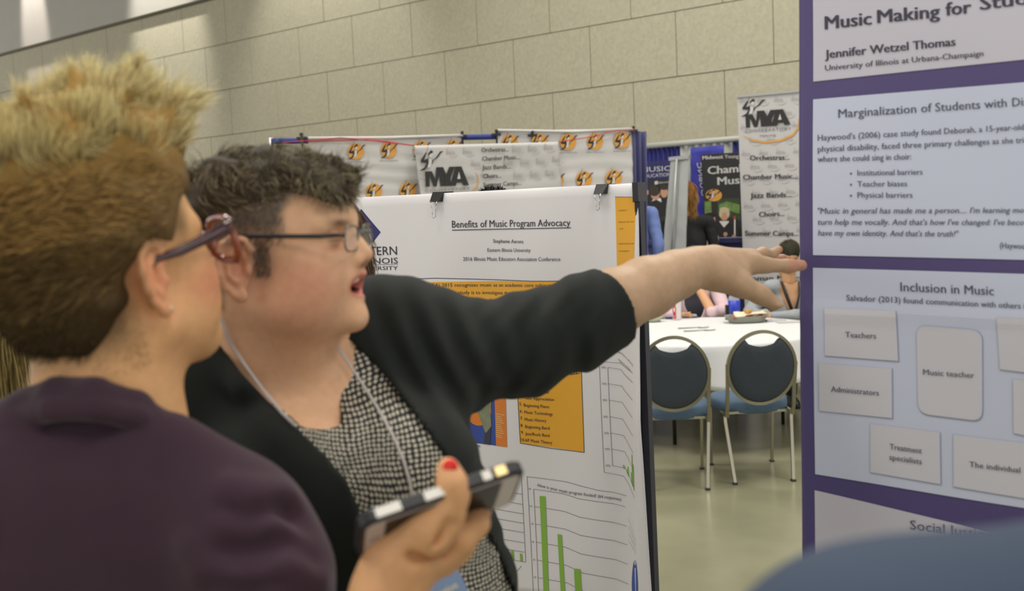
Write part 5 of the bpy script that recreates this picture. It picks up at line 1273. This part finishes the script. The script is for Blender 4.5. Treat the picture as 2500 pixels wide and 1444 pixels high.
# hair mass
V = Vol([-.60, .84, -.10], [-.20, 1.30, .28], .0034)
Hh = Head(V, H1c, fr1)
Hh.e((-.022, 0, .058), (.104, .089, .094), k=.02); Hh.e((-.055, 0, .0), (.052, .066, .060), k=.03)
Hh.e((.046, 0, .085), (.052, .072, .060), k=.02)
Hh.e((.010, 0, .130), (.105, .070, .056), k=.02); Hh.e((.078, 0, .142), (.050, .050, .038), k=.02); Hh.e((-.05, 0, .11), (.07, .07, .06), k=.02)
for (x, y, z, dx, dy, dz, ln) in ((.105, 0, .150, .9, 0, .15, .034), (.10, -.03, .150, .8, -.2, .45, .036), (.085, .02, .165, .5, .1, .8, .036), (.06, -.03, .172, .25, -.2, 1, .040), (.04, .01, .180, .3, .1, 1, .034), (.01, -.02, .180, -.1, -.2, 1, .036), (-.02, .02, .176, -.2, .1, 1, .03), (-.045, -.03, .165, -.5, -.3, .8, .034), (.03, -.055, .160, .1, -.7, .8, .03), (.075, -.05, .145, .6, -.6, .5, .03), (-.075, 0, .14, -.9, 0, .5, .03), (.10, .03, .145, .9, .3, .3, .03)):
    q3_ = np.array([dx, dy, dz]); q3_ = q3_/np.linalg.norm(q3_); a3 = np.array([x, y, z])-q3_*.02; Hh.t(tuple(a3), tuple(a3+q3_*(ln+.01)), .019, .003, k=.012)
for s in (-1, 1): Hh.e((.088, s*.055, .0), (.060, .06, .072), k=.012, mode='sub')
Hh.e((.122, 0, .040), (.060, .075, .062), k=.012, mode='sub')
for s in (-1, 1): Hh.e((.002, s*.085, -.008), (.030, .04, .043), k=.010, mode='sub')
V.fn(lambda X, Y, Z: .0045*vnoise((X, Y, Z), 70, 12)+.003*vnoise((X, Y, Z), 150, 15))
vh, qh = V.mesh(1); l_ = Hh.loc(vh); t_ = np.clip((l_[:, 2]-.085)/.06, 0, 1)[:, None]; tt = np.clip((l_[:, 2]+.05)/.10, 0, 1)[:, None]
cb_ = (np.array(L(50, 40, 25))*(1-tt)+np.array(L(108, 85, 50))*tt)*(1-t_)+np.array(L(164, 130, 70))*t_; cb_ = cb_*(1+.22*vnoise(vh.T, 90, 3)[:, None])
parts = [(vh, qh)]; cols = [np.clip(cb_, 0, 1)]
# swept sides
rp_, rn = scatter(vh, qh, 16000, lambda P: (Hh.loc(P)[:, 2] < .115)*1.0); lr = Hh.loc(rp_)
d0 = -Hh.f*(.9)+Hh.u*(.35*np.sin(lr[:, 2]*30)[:, None]-.1)+rn*.22+rng.normal(size=rn.shape)*.16
hz = np.clip((lr[:, 2]+.05)/.12, 0, 1)
for lo, hi, c0, c1 in ((-.2, .0, L(42, 34, 22), L(80, 64, 38)), (.0, .05, L(64, 51, 31), L(128, 104, 64)), (.05, .2, L(104, 78, 42), L(190, 154, 92))):
    m_ = (lr[:, 2] >= lo) & (lr[:, 2] < hi)
    ln_ = (.010 if hi == .0 else .026)
    a, b, cc_ = strands(rp_[m_]-rn[m_]*.003, d0[m_], rng.uniform(.6, 1.3, m_.sum())*ln_, .0011, 5, bend=-Hh.u*.15, curl=.25, cols0=c0, cols1=c1, cvar=.3); parts.append((a, b)); cols.append(cc_)
# quiff locks: clumps standing up and forward
rp_, rn = scatter(vh, qh, 13000, lambda P: np.clip((Hh.loc(P)[:, 2]-.105)/.02, 0, 1)); lr = Hh.loc(rp_)
cl = np.stack([vnoise(rp_.T, 120, 21), vnoise(rp_.T, 120, 22), vnoise(rp_.T, 120, 23)], 1)
fw = np.clip((lr[:, 0]-.02)/.08, -1, 1)[:, None]
d0 = Hh.u*(1.0-.35*np.clip(fw, 0, 1))+Hh.f*(.15+.85*fw)+Hh.l*(lr[:, 1:2]*7)+cl*.85+rng.normal(size=rn.shape)*.16
ln_ = (.030+.022*np.clip(vnoise(rp_.T, 60, 31), -1, 1))*rng.uniform(.6, 1.15, len(rp_))
a, b, cc_ = strands(rp_-rn*.006, d0, ln_, .0013, 6, bend=Hh.f*.25+Hh.u*.1, curl=.22, cols0=L(150, 124, 70), cols1=L(234, 222, 170), cvar=.22); parts.append((a, b)); cols.append(cc_)
# small fine nape hairs
rp_, rn = scatter(v1b, q1b, 5000, lambda P: ((Hh.loc(P)[:, 0] < -.02) & (Hh.loc(P)[:, 2] > -.075) & (Hh.loc(P)[:, 2] < -.01))*1.0)
a, b, cc_ = strands(rp_-rn*.001, rn*.2-Hh.u*.9+rng.normal(size=rn.shape)*.1, rng.uniform(.004, .008, len(rp_)), .0004, 2, cols0=L(70, 52, 30), cols1=L(120, 92, 52), cvar=.3); parts.append((a, b)); cols.append(cc_)
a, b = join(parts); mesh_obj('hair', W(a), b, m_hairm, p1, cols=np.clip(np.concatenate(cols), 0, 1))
# glasses
gl = empty('eyeglasses', W(H1.P(.11, 0, .02))); gl.parent = p1; gl.location = Vector(ROOTLOC[gl])-Vector(ROOTLOC[p1])
m_tor = mat('tortoise_red', (62, 18, 26), rough=.15, noise=.5, nscale=60, coat=.6); m_tor2 = mat('tortoise_amber', (140, 66, 40), rough=.15, noise=.4, nscale=80, coat=.6)
for s in (-1, 1): lens_frame(H1, s*.0365, .127, .012, .0285, .0230, 4.0, .0042, m_tor2, m_lens, gl)
t = MB(); t.tube([W(H1.P(.121, -.009, .018)), W(H1.P(.124, 0, .021)), W(H1.P(.121, .009, .018))], .0025, n=6); t.build('bridge', m_tor, gl, smooth=True)
for s in (-1, 1):
    t = MB(); t.tube([W(H1.P(*p)) for p in ((.108, s*.064, .027), (.104, s*.073, .027), (.090, s*.076, .026), (.03, s*.080, .018), (.002, s*.081, .018), (-.014, s*.08, .008))], [.0085, .0085, .0072, .005, .004, .0032], n=8, sq=.45, up=(0, 0, 1)); t.build('temple', m_tor, gl, smooth=True)
# jacket
m_jkt = mat('plum_jacket', (62, 44, 56), rough=.9, noise=.06, nscale=30, bump=.2, bscale=700, sheen=.12, spec=.2)
V = Vol([-.66, .80, -.78], [-.10, 1.30, -.03], .0046)
V.ell(c(200, 1900, 1.13), (.20, .125, .36), k=.06)
V.cap(c(215, 1135, 1.07), c(550, 1300, 1.03), .062, .052, k=.06); V.cap(c(215, 1135, 1.07), c(-190, 1290, 1.12), .062, .06, k=.06)
V.ell(c(215, 1145, 1.065), (.115, .094, .062), k=.04); V.ell(c(60, 1300, 1.0), (.09, .05, .12), k=.06); V.ell(c(400, 1330, 1.0), (.09, .05, .12), k=.06)
V.chain([c(600, 1290, 1.0), c(655, 1410, .99), c(690, 1700, .99), c(690, 2000, 1.0)], [.052, .050, .048, .050], k=.05)
V.chain([c(690, 2000, 1.0), c(800, 1750, .975), c(890, 1560, .955)], [.05, .042, .038], k=.02)
V.chain([c(-190, 1290, 1.12), c(-300, 1700, 1.12), c(-290, 2050, 1.10)], [.055, .05, .048], k=.05)
def sdep(x, y):
    ds = np.arange(.84, 1.2, .002); P = (np.stack([(x-1250)/F*ds, ds, (722-y)/F*ds], 1)-V.lo)/V.h; I = np.clip(np.round(P).astype(int), 0, V.n-1); m = V.f[I[:, 0], I[:, 1], I[:, 2]] < 0
    return ds[m.argmax()] if m.any() else .98
for pts, r in (([(512, 1312), (545, 1335), (586, 1352), (630, 1348), (664, 1336), (715, 1352), (765, 1385)], (.003, .009, .014, .014, .009, .007, .005)), ([(547, 1243), (575, 1262), (605, 1275), (630, 1246), (672, 1230), (712, 1245), (745, 1280)], (.003, .005, .006, .007, .009, .008, .004)), ([(520, 1425), (590, 1440), (680, 1425)], .006)):
    P = []
    for x, y in pts:
        P.append(c(x, y, sdep(x, y)-.001))
    V.chain(P, r, k=.016, mode='sub')
for pts in ([(560, 1195), (620, 1215), (690, 1210)], [(500, 1385), (600, 1400), (700, 1385), (770, 1420)], [(470, 1330), (560, 1298), (650, 1300)]):
    P = [c(x, y, sdep(x, y)+.004) for x, y in pts]; V.chain(P, .007, k=.02)
V.fn(lambda X, Y, Z: -.0025*vnoise((X, Y, Z), 24, 40)-.0012*vnoise((X, Y, Z), 60, 41))
# collar: stand and fall
top = [(395, 1062, 1.13), (388, 1035, 1.06), (330, 985, 1.00), (230, 950, .978), (140, 948, .985), (70, 975, 1.01), (10, 1030, 1.06), (0, 1070, 1.12)]
low = [(400, 1080, 1.12), (392, 1058, 1.045), (335, 1020, .985), (230, 998, .963), (130, 1000, .968), (50, 1022, .992), (-15, 1070, 1.04), (-25, 1100, 1.10)]
mid_ = [((a[0]+b[0])/2, (a[1]+b[1])/2, (a[2]+b[2])/2) for a, b in zip(top, low)]
gr = [(a, b+30, d+.002) for a, b, d in low]; V.chain([c(*p) for p in gr], .0035, k=.010, mode='sub')
V.chain([c(*p) for p in top], .0105, k=.004); V.chain([c(*p) for p in mid_], .0135, k=.012); V.chain([c(a, b, d-.006) for a, b, d in low], .0115, k=.004)
vj, qj = V.mesh(1); mesh_obj('jacket', W(vj), qj, m_jkt, p1)
q = W(c(200, 1700, 1.13)); legs(p1, (q[0], q[1]), .09, .95, m_dt, m_shoe, .185, .13, (.2, .98))

# ---------------------------------------------------------------- phone
phc = c(1073, 1245, .925)
ax = nrm(c(1268, 1140, .955)-c(885, 1272, .905)); al = math.radians(56)
ev = np.array([0, -1.0, 0]); nz = ev*math.cos(al)-np.array([0, 0, 1.0])*math.sin(al); nz = nrm(nz-ax*(nz @ ax)); vy = np.cross(nz, ax); vy = vy if vy[2] > 0 else -vy
phn = empty('mobile_phone', W(phc), 'mobile phone in a black rubber case with white side pads held by red-nailed hand', 'phone')
def phone_prism(name, L0, W0, r, z0, z1, m, cx=0, cy=0, bev=.0, **k):
    pts = []
    for (sx, sy, a0) in ((1, 1, 0), (-1, 1, 90), (-1, -1, 180), (1, -1, 270)):
        for t in range(7): a = math.radians(a0+t*15); pts.append((cx+sx*(L0/2-r)+r*math.cos(a), cy+sy*(W0/2-r)+r*math.sin(a)))
    n = len(pts); V = []
    lay = [(z0, -bev), (z0+bev, 0), (z1-bev, 0), (z1, -bev)] if bev else [(z0, 0), (z1, 0)]
    for z, ins in lay:
        for (x, y) in pts: sx_ = (x-cx)*(1+ins/(L0/2)); sy_ = (y-cy)*(1+ins/(W0/2)); V.append(W(phc+ax*(cx+sx_)+vy*(cy+sy_)+nz*z))
    Fc = [(i*n+k_, i*n+(k_+1) % n, (i+1)*n+(k_+1) % n, (i+1)*n+k_) for i in range(len(lay)-1) for k_ in range(n)]+[tuple(range(n-1, -1, -1)), tuple((len(lay)-1)*n+k_ for k_ in range(n))]
    return mesh_obj(name, V, Fc, m, phn, smooth=False, **k)
phone_prism('case', .150, .077, .012, -.0075, .0050, mat('rubber_black', (28, 29, 32), rough=.45), bev=.002)
phone_prism('bezel', .140, .068, .009, .0051, .0056, mat('phone_bezel', (196, 182, 182), rough=.2))
phone_prism('screen', .106, .062, .002, .0057, .0060, mat('screen_black', (10, 10, 12), rough=.3, spec=.2))
phone_prism('home_button', .010, .010, .0048, .0057, .0060, mat('button_ring', (170, 160, 160), rough=.2), cx=-.0615)
def side_pad(cx, ln_, m, nm='side_pad', w_=.0085, **k):
    V = []; 
    for a in (-1, 1):
        for b in (-1, 1):
            for cc3 in (0, 1): V.append(W(phc+ax*(cx+a*ln_/2)+nz*(-.0012+b*w_/2)+vy*(.0375+cc3*.0022)))
    mesh_obj(nm, V, [(0, 1, 3, 2), (4, 6, 7, 5), (0, 4, 5, 1), (2, 3, 7, 6), (1, 5, 7, 3), (0, 2, 6, 4)], m, phn, smooth=False, **k)
m_padw = mat('pad_white', (232, 228, 220), rough=.4)
side_pad(-.049, .022, m_padw); side_pad(-.008, .018, m_padw); side_pad(.053, .010, mat('pad_gold', (214, 190, 130), rough=.3, metal=.3), label='gold side switch'); side_pad(.040, .008, m_padw)

# ---------------------------------------------------------------- generic smaller people
def person(label, neck, yaw, skin, hair_col, hair_col2, top_m, sh_w=.19, seated=False, hair='short', h=.006, headscale=1.0, arms=None, floor_legs=True, pitch=0, roll=0, mouth_lo=True, hair_len=.3, lean=0, trousers=None, v_neck=None, under=None):
    """neck: camera-space point of the head centre (ear axis). arms: list of chains [(pts, radii, sleeve_until)]"""
    C0 = np.asarray(neck, float); wd = W(C0); root = empty('person', (wd[0], wd[1], 0), label, 'person')
    fr = frame(yaw, roll, pitch); fb = frame(yaw, 0, 0)
    V = Vol(C0-[.16, .16, .30], C0+[.16, .16, .17], h*.75); Hd = Head(V, C0, fr, headscale); face_generic(Hd, lo=True)
    if h < .01: ear(Hd, -1); ear(Hd, 1)
    V.cap(C0-U*.05, C0-U*.2-fb[0]*.02, .054, .06, k=.03)
    v_, q_ = V.mesh(1); ps = [(v_, q_)]
    sh = C0-U*.245-fb[0]*.025
    Vt = Vol(C0-[.42, .42, .98], C0+[.42, .42, -.10], h)
    f_, l_, u_ = fb[0], fb[1], U
    Vt.cap(sh-l_*sh_w*.85+u_*-.01, sh+l_*sh_w*.85+u_*-.01, .062, k=.04); Vt.ell(sh-u_*.19, (.105, sh_w*.88, .22), np.array([f_, l_, u_]), k=.06); Vt.ell(sh-u_*.46, (.115, sh_w*.85, .2), np.array([f_, l_, u_]), k=.06)
    Vt.ell(sh+u_*.035, (.062, .09, .05), np.array([f_, l_, u_]), k=.03)
    Vs = Vol(C0-[.6, .6, .98], C0+[.6, .6, .15], h)
    if arms is None:
        arms = [([sh+s*l_*sh_w-u_*.01, sh+s*l_*(sh_w+.05)-u_*.28, sh+s*l_*(sh_w+.03)-u_*.50+f_*.06, sh+s*l_*(sh_w+.02)-u_*.60+f_*.08], [.05, .042, .034, .024], 2) for s in (-1, 1)]
    hands = []
    for pts, rs, cut in arms:
        Vs.chain(pts[:cut+1], [r+.008 for r in rs[:cut+1]], k=.02)
        a, b = np.array(pts[cut-0])-0, pts[-1]
        hv = Vol(np.min(pts[cut-1:], 0)-.12, np.max(pts[cut-1:], 0)+.12, min(h, .0045)); hv.chain(pts[cut-1:], rs[cut-1:], k=.01)
        d = nrm(np.array(pts[-1])-np.array(pts[-2])); sd = nrm(np.cross(d, [0.1, .9, .3])); e2 = np.cross(d, sd); b = np.array(pts[-1])
        hv.ell(b+d*.035, (.042, .034, .016), np.array([d, sd, e2]), k=.02)
        for i, ln2 in enumerate((.040, .048, .045, .034)):
            o = b+d*.065+sd*(-.025+.0165*i); hv.chain([o, o+d*ln2*.55-e2*.006, o+d*ln2*.9-e2*.018], [.0085, .0078, .0065], k=.004)
        hv.chain([b+d*.02-sd*.03, b+d*.05-sd*.052, b+d*.068-sd*.050], [.012, .0095, .008], k=.008); ps.append(hv.mesh(1))
    Vs.f = np.minimum(Vs.f, 9)
    vb3, qb3 = join(ps); Cc, L3, bl, g = paint_face(Hd, vb3, skin, None, blush=np.array(skin)*np.array([1, .72, .7]))
    dm = np.sqrt(((L3-np.array([.108, 0, -.036]))/np.array([.016, .026, .010])) ** 2 @ np.ones(3)); bl(np.clip((1.1-dm)*4, 0, 1)*.7, L(170, 90, 84))
    for s in (-1, 1): bl(.8*g((.094, s*.032, .042), (.012, .02, .0045)), np.array(hair_col)*.8); bl(.9*g((.094, s*.031, .019), (.01, .012, .005)), L(60, 44, 40))
    mesh_obj('body', W(vb3), qb3, m_skin, root, cols=Cc)
    if v_neck is not None:
        a = Vt.ax; rel = [a[0][:, None, None]-sh[0], a[1][None, :, None]-sh[1], a[2][None, None, :]-sh[2]]
        x = rel[0]*f_[0]+rel[1]*f_[1]+rel[2]*f_[2]; y = rel[0]*l_[0]+rel[1]*l_[1]+rel[2]*l_[2]; z = rel[0]*u_[0]+rel[1]*u_[1]+rel[2]*u_[2]
        vn = np.abs(y)-np.clip((z+v_neck)*.42, 0, .09); cut_ = np.maximum(vn, -(x-.0))
        inner = Vt.f+.010
        sk_ = Vol(C0-[.42, .42, .98], C0+[.42, .42, -.10], h); sk_.f = np.maximum(inner, z-.03).astype(np.float32); vs_, qs_ = sk_.mesh(1)
        mesh_obj('undershirt' if under else 'chest', W(vs_), qs_, under or m_skin, root, cols=np.tile(np.array(skin), (len(vs_), 1)))
        Vt.f = np.maximum(Vt.f, -cut_).astype(np.float32)
    Vt.fn(lambda X, Y, Z: -.003*vnoise((X, Y, Z), 45, 6)); Vs.fn(lambda X, Y, Z: -.003*vnoise((X, Y, Z), 60, 7))
    tv = join([Vt.mesh(1), Vs.mesh(1)]); mesh_obj('top', W(tv[0]), tv[1], top_m, root)
    # hair
    V = Vol(C0-[.19, .19, .14+hair_len], C0+[.19, .19, .20], h*.8); Hd2 = Head(V, C0, fr, headscale)
    Hd2.e((-.008, 0, .052), (.106, .088, .094), k=.02)
    if hair == 'short': Hd2.e((-.045, 0, .01), (.06, .072, .055), k=.03)
    else:
        Hd2.e((-.03, 0, .0), (.085, .092, .10), k=.03)
        for s in (-1, 0, 1): Hd2.t((-.045, s*.055, .0), (-.055, s*.075, -.10-hair_len), .045, .028, k=.04)
    Hd2.e((.115, 0, -.02), (.070, .085, .085), k=.02, mode='sub'); 
    if hair == 'short':
        for s in (-1, 1): Hd2.e((.03, s*.085, -.02), (.055, .04, .06), k=.015, mode='sub')
    V.fn(lambda X, Y, Z: .004*vnoise((X, Y*.6, Z*.35), 130, 9))
    vh, qh = V.mesh(1); cbase = np.clip(np.array(hair_col)*(1+.3*vnoise((vh*[1, 1, .25]).T, 200, 4)[:, None]), 0, 1); pr = [(vh, qh)]; cr = [cbase]
    nst = 4000 if h > .0065 else 9000; rp_, rn = scatter(vh, qh, nst)
    if hair == 'short': d0 = -Hd2.f*.6+Hd2.u*.1+rn*.25+rng.normal(size=rn.shape)*.25; ln2 = .02
    else:
        rad = rp_-C0; rad = rad-np.outer(rad @ U, U); rad = rad/(np.linalg.norm(rad, axis=1)[:, None]+1e-6); d0 = -U*.8+rad*np.clip(rn @ U, 0, 1)[:, None]*1.6; d0 = d0-rn*(rn*d0).sum(1)[:, None]+rn*.10; d0 = d0/np.linalg.norm(d0, axis=1)[:, None]+rng.normal(size=rn.shape)*.10; ln2 = .09
    a, b, cc_ = strands(rp_-rn*.002, d0, rng.uniform(.5, 1.2, nst)*ln2, .0022, 5, bend=-U*(.2 if hair == 'short' else 1.3), curl=.18 if hair != 'curly' else .8, cfreq=2, cols0=hair_col, cols1=hair_col2, cvar=.3)
    pr.append((a, b)); cr.append(cc_); a, b = join(pr); mesh_obj('hair', W(a), b, m_hairm, root, cols=np.clip(np.concatenate(cr), 0, 1))
    tm = trousers or m_dt; q = W(sh-u_*.55); fwd = M @ f_; fwd = nrm([fwd[0], fwd[1], 0])
    if seated:
        t = MB(); sd = np.array([-fwd[1], fwd[0], 0]); b0 = np.array([q[0], q[1], .55])
        for s in (-1, 1):
            kn = b0+fwd*.42+sd*s*.11; kn[2] = .54; an = kn-fwd*.05; an[2] = .09
            t.tube([b0+sd*s*.09, kn, kn+fwd*.02-[0, 0, .06], an], [.085, .068, .06, .045], n=14)
        t.build('trousers', tm, root, smooth=True)
        for s in (-1, 1):
            an = b0+fwd*.37+sd*s*.11; V = []
            for z, sc_, shf in ((0, 1, 0), (.025, 1.0, 0), (.05, .92, -.01), (.085, .6, -.05), (.11, .5, -.06)):
                for k in range(16): a = 2*math.pi*k/16; p = an+fwd*(.06+shf+.13*sc_*math.cos(a))+sd*.045*sc_*math.sin(a); V.append((p[0], p[1], z))
            o = MB(); o.add(V, [(i*16+k, i*16+(k+1) % 16, (i+1)*16+(k+1) % 16, (i+1)*16+k) for i in range(4) for k in range(16)]+[tuple(range(15, -1, -1)), tuple(64+k for k in range(16))]); o.build('shoe', m_shoe, root, smooth=True)
    else: legs(root, (q[0], q[1]), .09, min(.98, q[2]+.12), tm, m_shoe, sh_w*.86, .125, (fwd[0], fwd[1]))
    return root, Hd, sh, fb
m_navyd = mat('navy_dress', (40, 38, 92), rough=.7); R_ = math.radians
# long brown hair just beyond the pointing woman's face
person('woman with long dark brown hair almost hidden behind the pointing woman', c(782, 650, 2.0), R_(75), L(206, 160, 130), L(66, 50, 38), L(110, 88, 66), m_dt, hair='long', h=.0065, hair_len=.12)
# blond woman at the left edge
person('woman with long dark blond hair and navy dress at the left edge', c(-25, 700, 1.75), R_(70), L(214, 170, 140), L(96, 80, 44), L(176, 156, 100), m_navyd, hair='long', h=.0065, hair_len=.13)
# head top behind the board
person('black-haired person whose head top shows above the middle poster', c(1205, 552, 4.0), R_(80), L(190, 140, 110), L(18, 16, 18), L(40, 36, 44), m_dt, h=.0075)
# seated pair at the table
m_pink = mat('pink_knit', (214, 186, 192), rough=.85, noise=.03, nscale=40); m_greyk = mat('grey_knit', (150, 155, 158), rough=.85, noise=.05, nscale=40)
Cp = c(1692, 640, 9.2)
def arm(pts): return [c(*p) for p in pts]
person('woman in a pale pink sweater seated at the table, hand to her chin', Cp, R_(-82), L(210, 160, 120), L(40, 34, 34), L(66, 56, 54), m_pink, seated=True, h=.0085, hair='long', hair_len=.02, pitch=R_(-8), v_neck=.34, under=mat('dark_shirt', (40, 40, 52)),
       arms=[(arm([(1750, 705, 9.2), (1768, 762, 9.02), (1738, 762, 8.85), (1712, 715, 8.95), (1697, 690, 9.0)]), [.055, .05, .042, .036, .026], 2), (arm([(1637, 712, 9.2), (1622, 765, 9.05), (1650, 772, 8.9), (1662, 772, 8.86)]), [.05, .046, .04, .026], 2)])
pg, Hg, shg, fbg = person('dark-haired woman in a grey cardigan leaning over the table with crossed arms', c(1926, 628, 9.05), R_(-88), L(206, 158, 118), L(46, 44, 34), L(92, 90, 66), m_greyk, seated=True, h=.0085, pitch=R_(-30), v_neck=.28,
       arms=[(arm([(1862, 715, 9.1), (1832, 762, 8.98), (1850, 772, 8.8), (1868, 766, 8.76), (1880, 770, 8.74)]), [.056, .05, .042, .032, .022], 3), (arm([(1985, 712, 9.1), (1990, 768, 8.85), (1940, 772, 8.7), (1890, 774, 8.68), (1880, 775, 8.68)]), [.056, .05, .044, .036, .022], 3)])
t = MB()
for s in (-1, 1):
    t.tube([W(shg+U*.03+fbg[1]*s*.075+fbg[0]*.05), W(shg-U*.08+fbg[1]*s*.055+fbg[0]*.115), W(shg-U*.26+fbg[0]*.14)], [.016, .022, .018], n=8, sq=.5)
t.build('scarf', mat('striped_scarf', (44, 44, 48), noise=.6, nscale=160), pg, smooth=True)
# standing people in the far booths
person('person in a light blue shirt beside the edge of the middle board', c(1540, 452, 9.4), R_(60), L(206, 160, 130), L(60, 48, 36), L(90, 70, 50), mat('blue_shirt', (112, 132, 190), rough=.8, noise=.06, nscale=30), h=.008, sh_w=.20)
person('woman with wavy copper-blond hair and black coat seen from behind', c(1676, 478, 10.2), R_(70), L(206, 160, 130), L(120, 78, 36), L(206, 160, 92), mat('black_coat', (24, 25, 28), rough=.8), h=.0085, sh_w=.21, hair='curly', hair_len=.06)
# blurred shoulder close to the lens
pf = empty('person', onf(W(c(3100, 1300, .42))), 'person in a grey-blue shirt whose shoulder fills the bottom right corner', 'person')
V = Vol([.02, .20, -.75], [.82, .62, .12], .0065)
nb_ = np.array([.47, .42, -.06])
V.cap(c(2200, 1800, .40), [.40, .43, -.121], .062, .070, k=.08); V.cap([.40, .43, -.10], [.68, .45, -.14], .075, .07, k=.08)
V.ell([.45, .44, -.38], (.20, .12, .30), k=.08); V.chain([c(2200, 1800, .40), c(2150, 2300, .42), c(2150, 3400, .45)], [.062, .055, .05], k=.05); V.chain([[.66, .45, -.15], [.70, .45, -.45], [.70, .42, -.7]], [.06, .052, .045], k=.05)
V.fn(lambda X, Y, Z: -.003*vnoise((X, Y, Z), 30, 50))
vf, qf = V.mesh(1); mesh_obj('shirt', W(vf), qf, mat('slate_shirt', (52, 66, 88), rough=.85, noise=.04, nscale=20), pf)
Vh = Vol([.26, .24, -.12], [.72, .66, .36], .005); Hf = Head(Vh, [.48, .43, .10], frame(R_(95))); face_generic(Hf, lo=True); ear(Hf, -1); ear(Hf, 1); Vh.cap([.48, .43, .05], [.475, .43, -.08], .058, .065, k=.03)
vf, qf = Vh.mesh(1); mesh_obj('body', W(vf), qf, m_skin, pf, cols=np.tile(np.array(L(206, 160, 130)), (len(vf), 1)))
Vh = Vol([.26, .24, -.02], [.72, .66, .36], .005); Hf = Head(Vh, [.48, .43, .10], frame(R_(95))); Hf.e((-.008, 0, .052), (.106, .086, .094)); Hf.e((-.045, 0, .01), (.06, .072, .05), k=.03); Hf.e((.115, 0, -.02), (.07, .085, .085), k=.02, mode='sub')
vf, qf = Vh.mesh(1); rp_, rn = scatter(vf, qf, 12000); a, b, cc_ = strands(rp_-rn*.002, -Hf.f*.5-Hf.u*.5+rn*.25+rng.normal(size=rn.shape)*.25, rng.uniform(.01, .022, len(rp_)), .0010, 4, cols0=L(48, 38, 30), cols1=L(92, 76, 60), cvar=.3)
pr = join([(vf, qf), (a, b)]); mesh_obj('hair', W(pr[0]), pr[1], m_hairm, pf, cols=np.clip(np.concatenate([np.tile(np.array(L(52, 42, 34)), (len(vf), 1)), cc_]), 0, 1))
q = W([.46, .44, -.6]); legs(pf, (q[0], q[1]), .09, 1.02, m_dt, m_shoe, .18, .13, (0, 1))
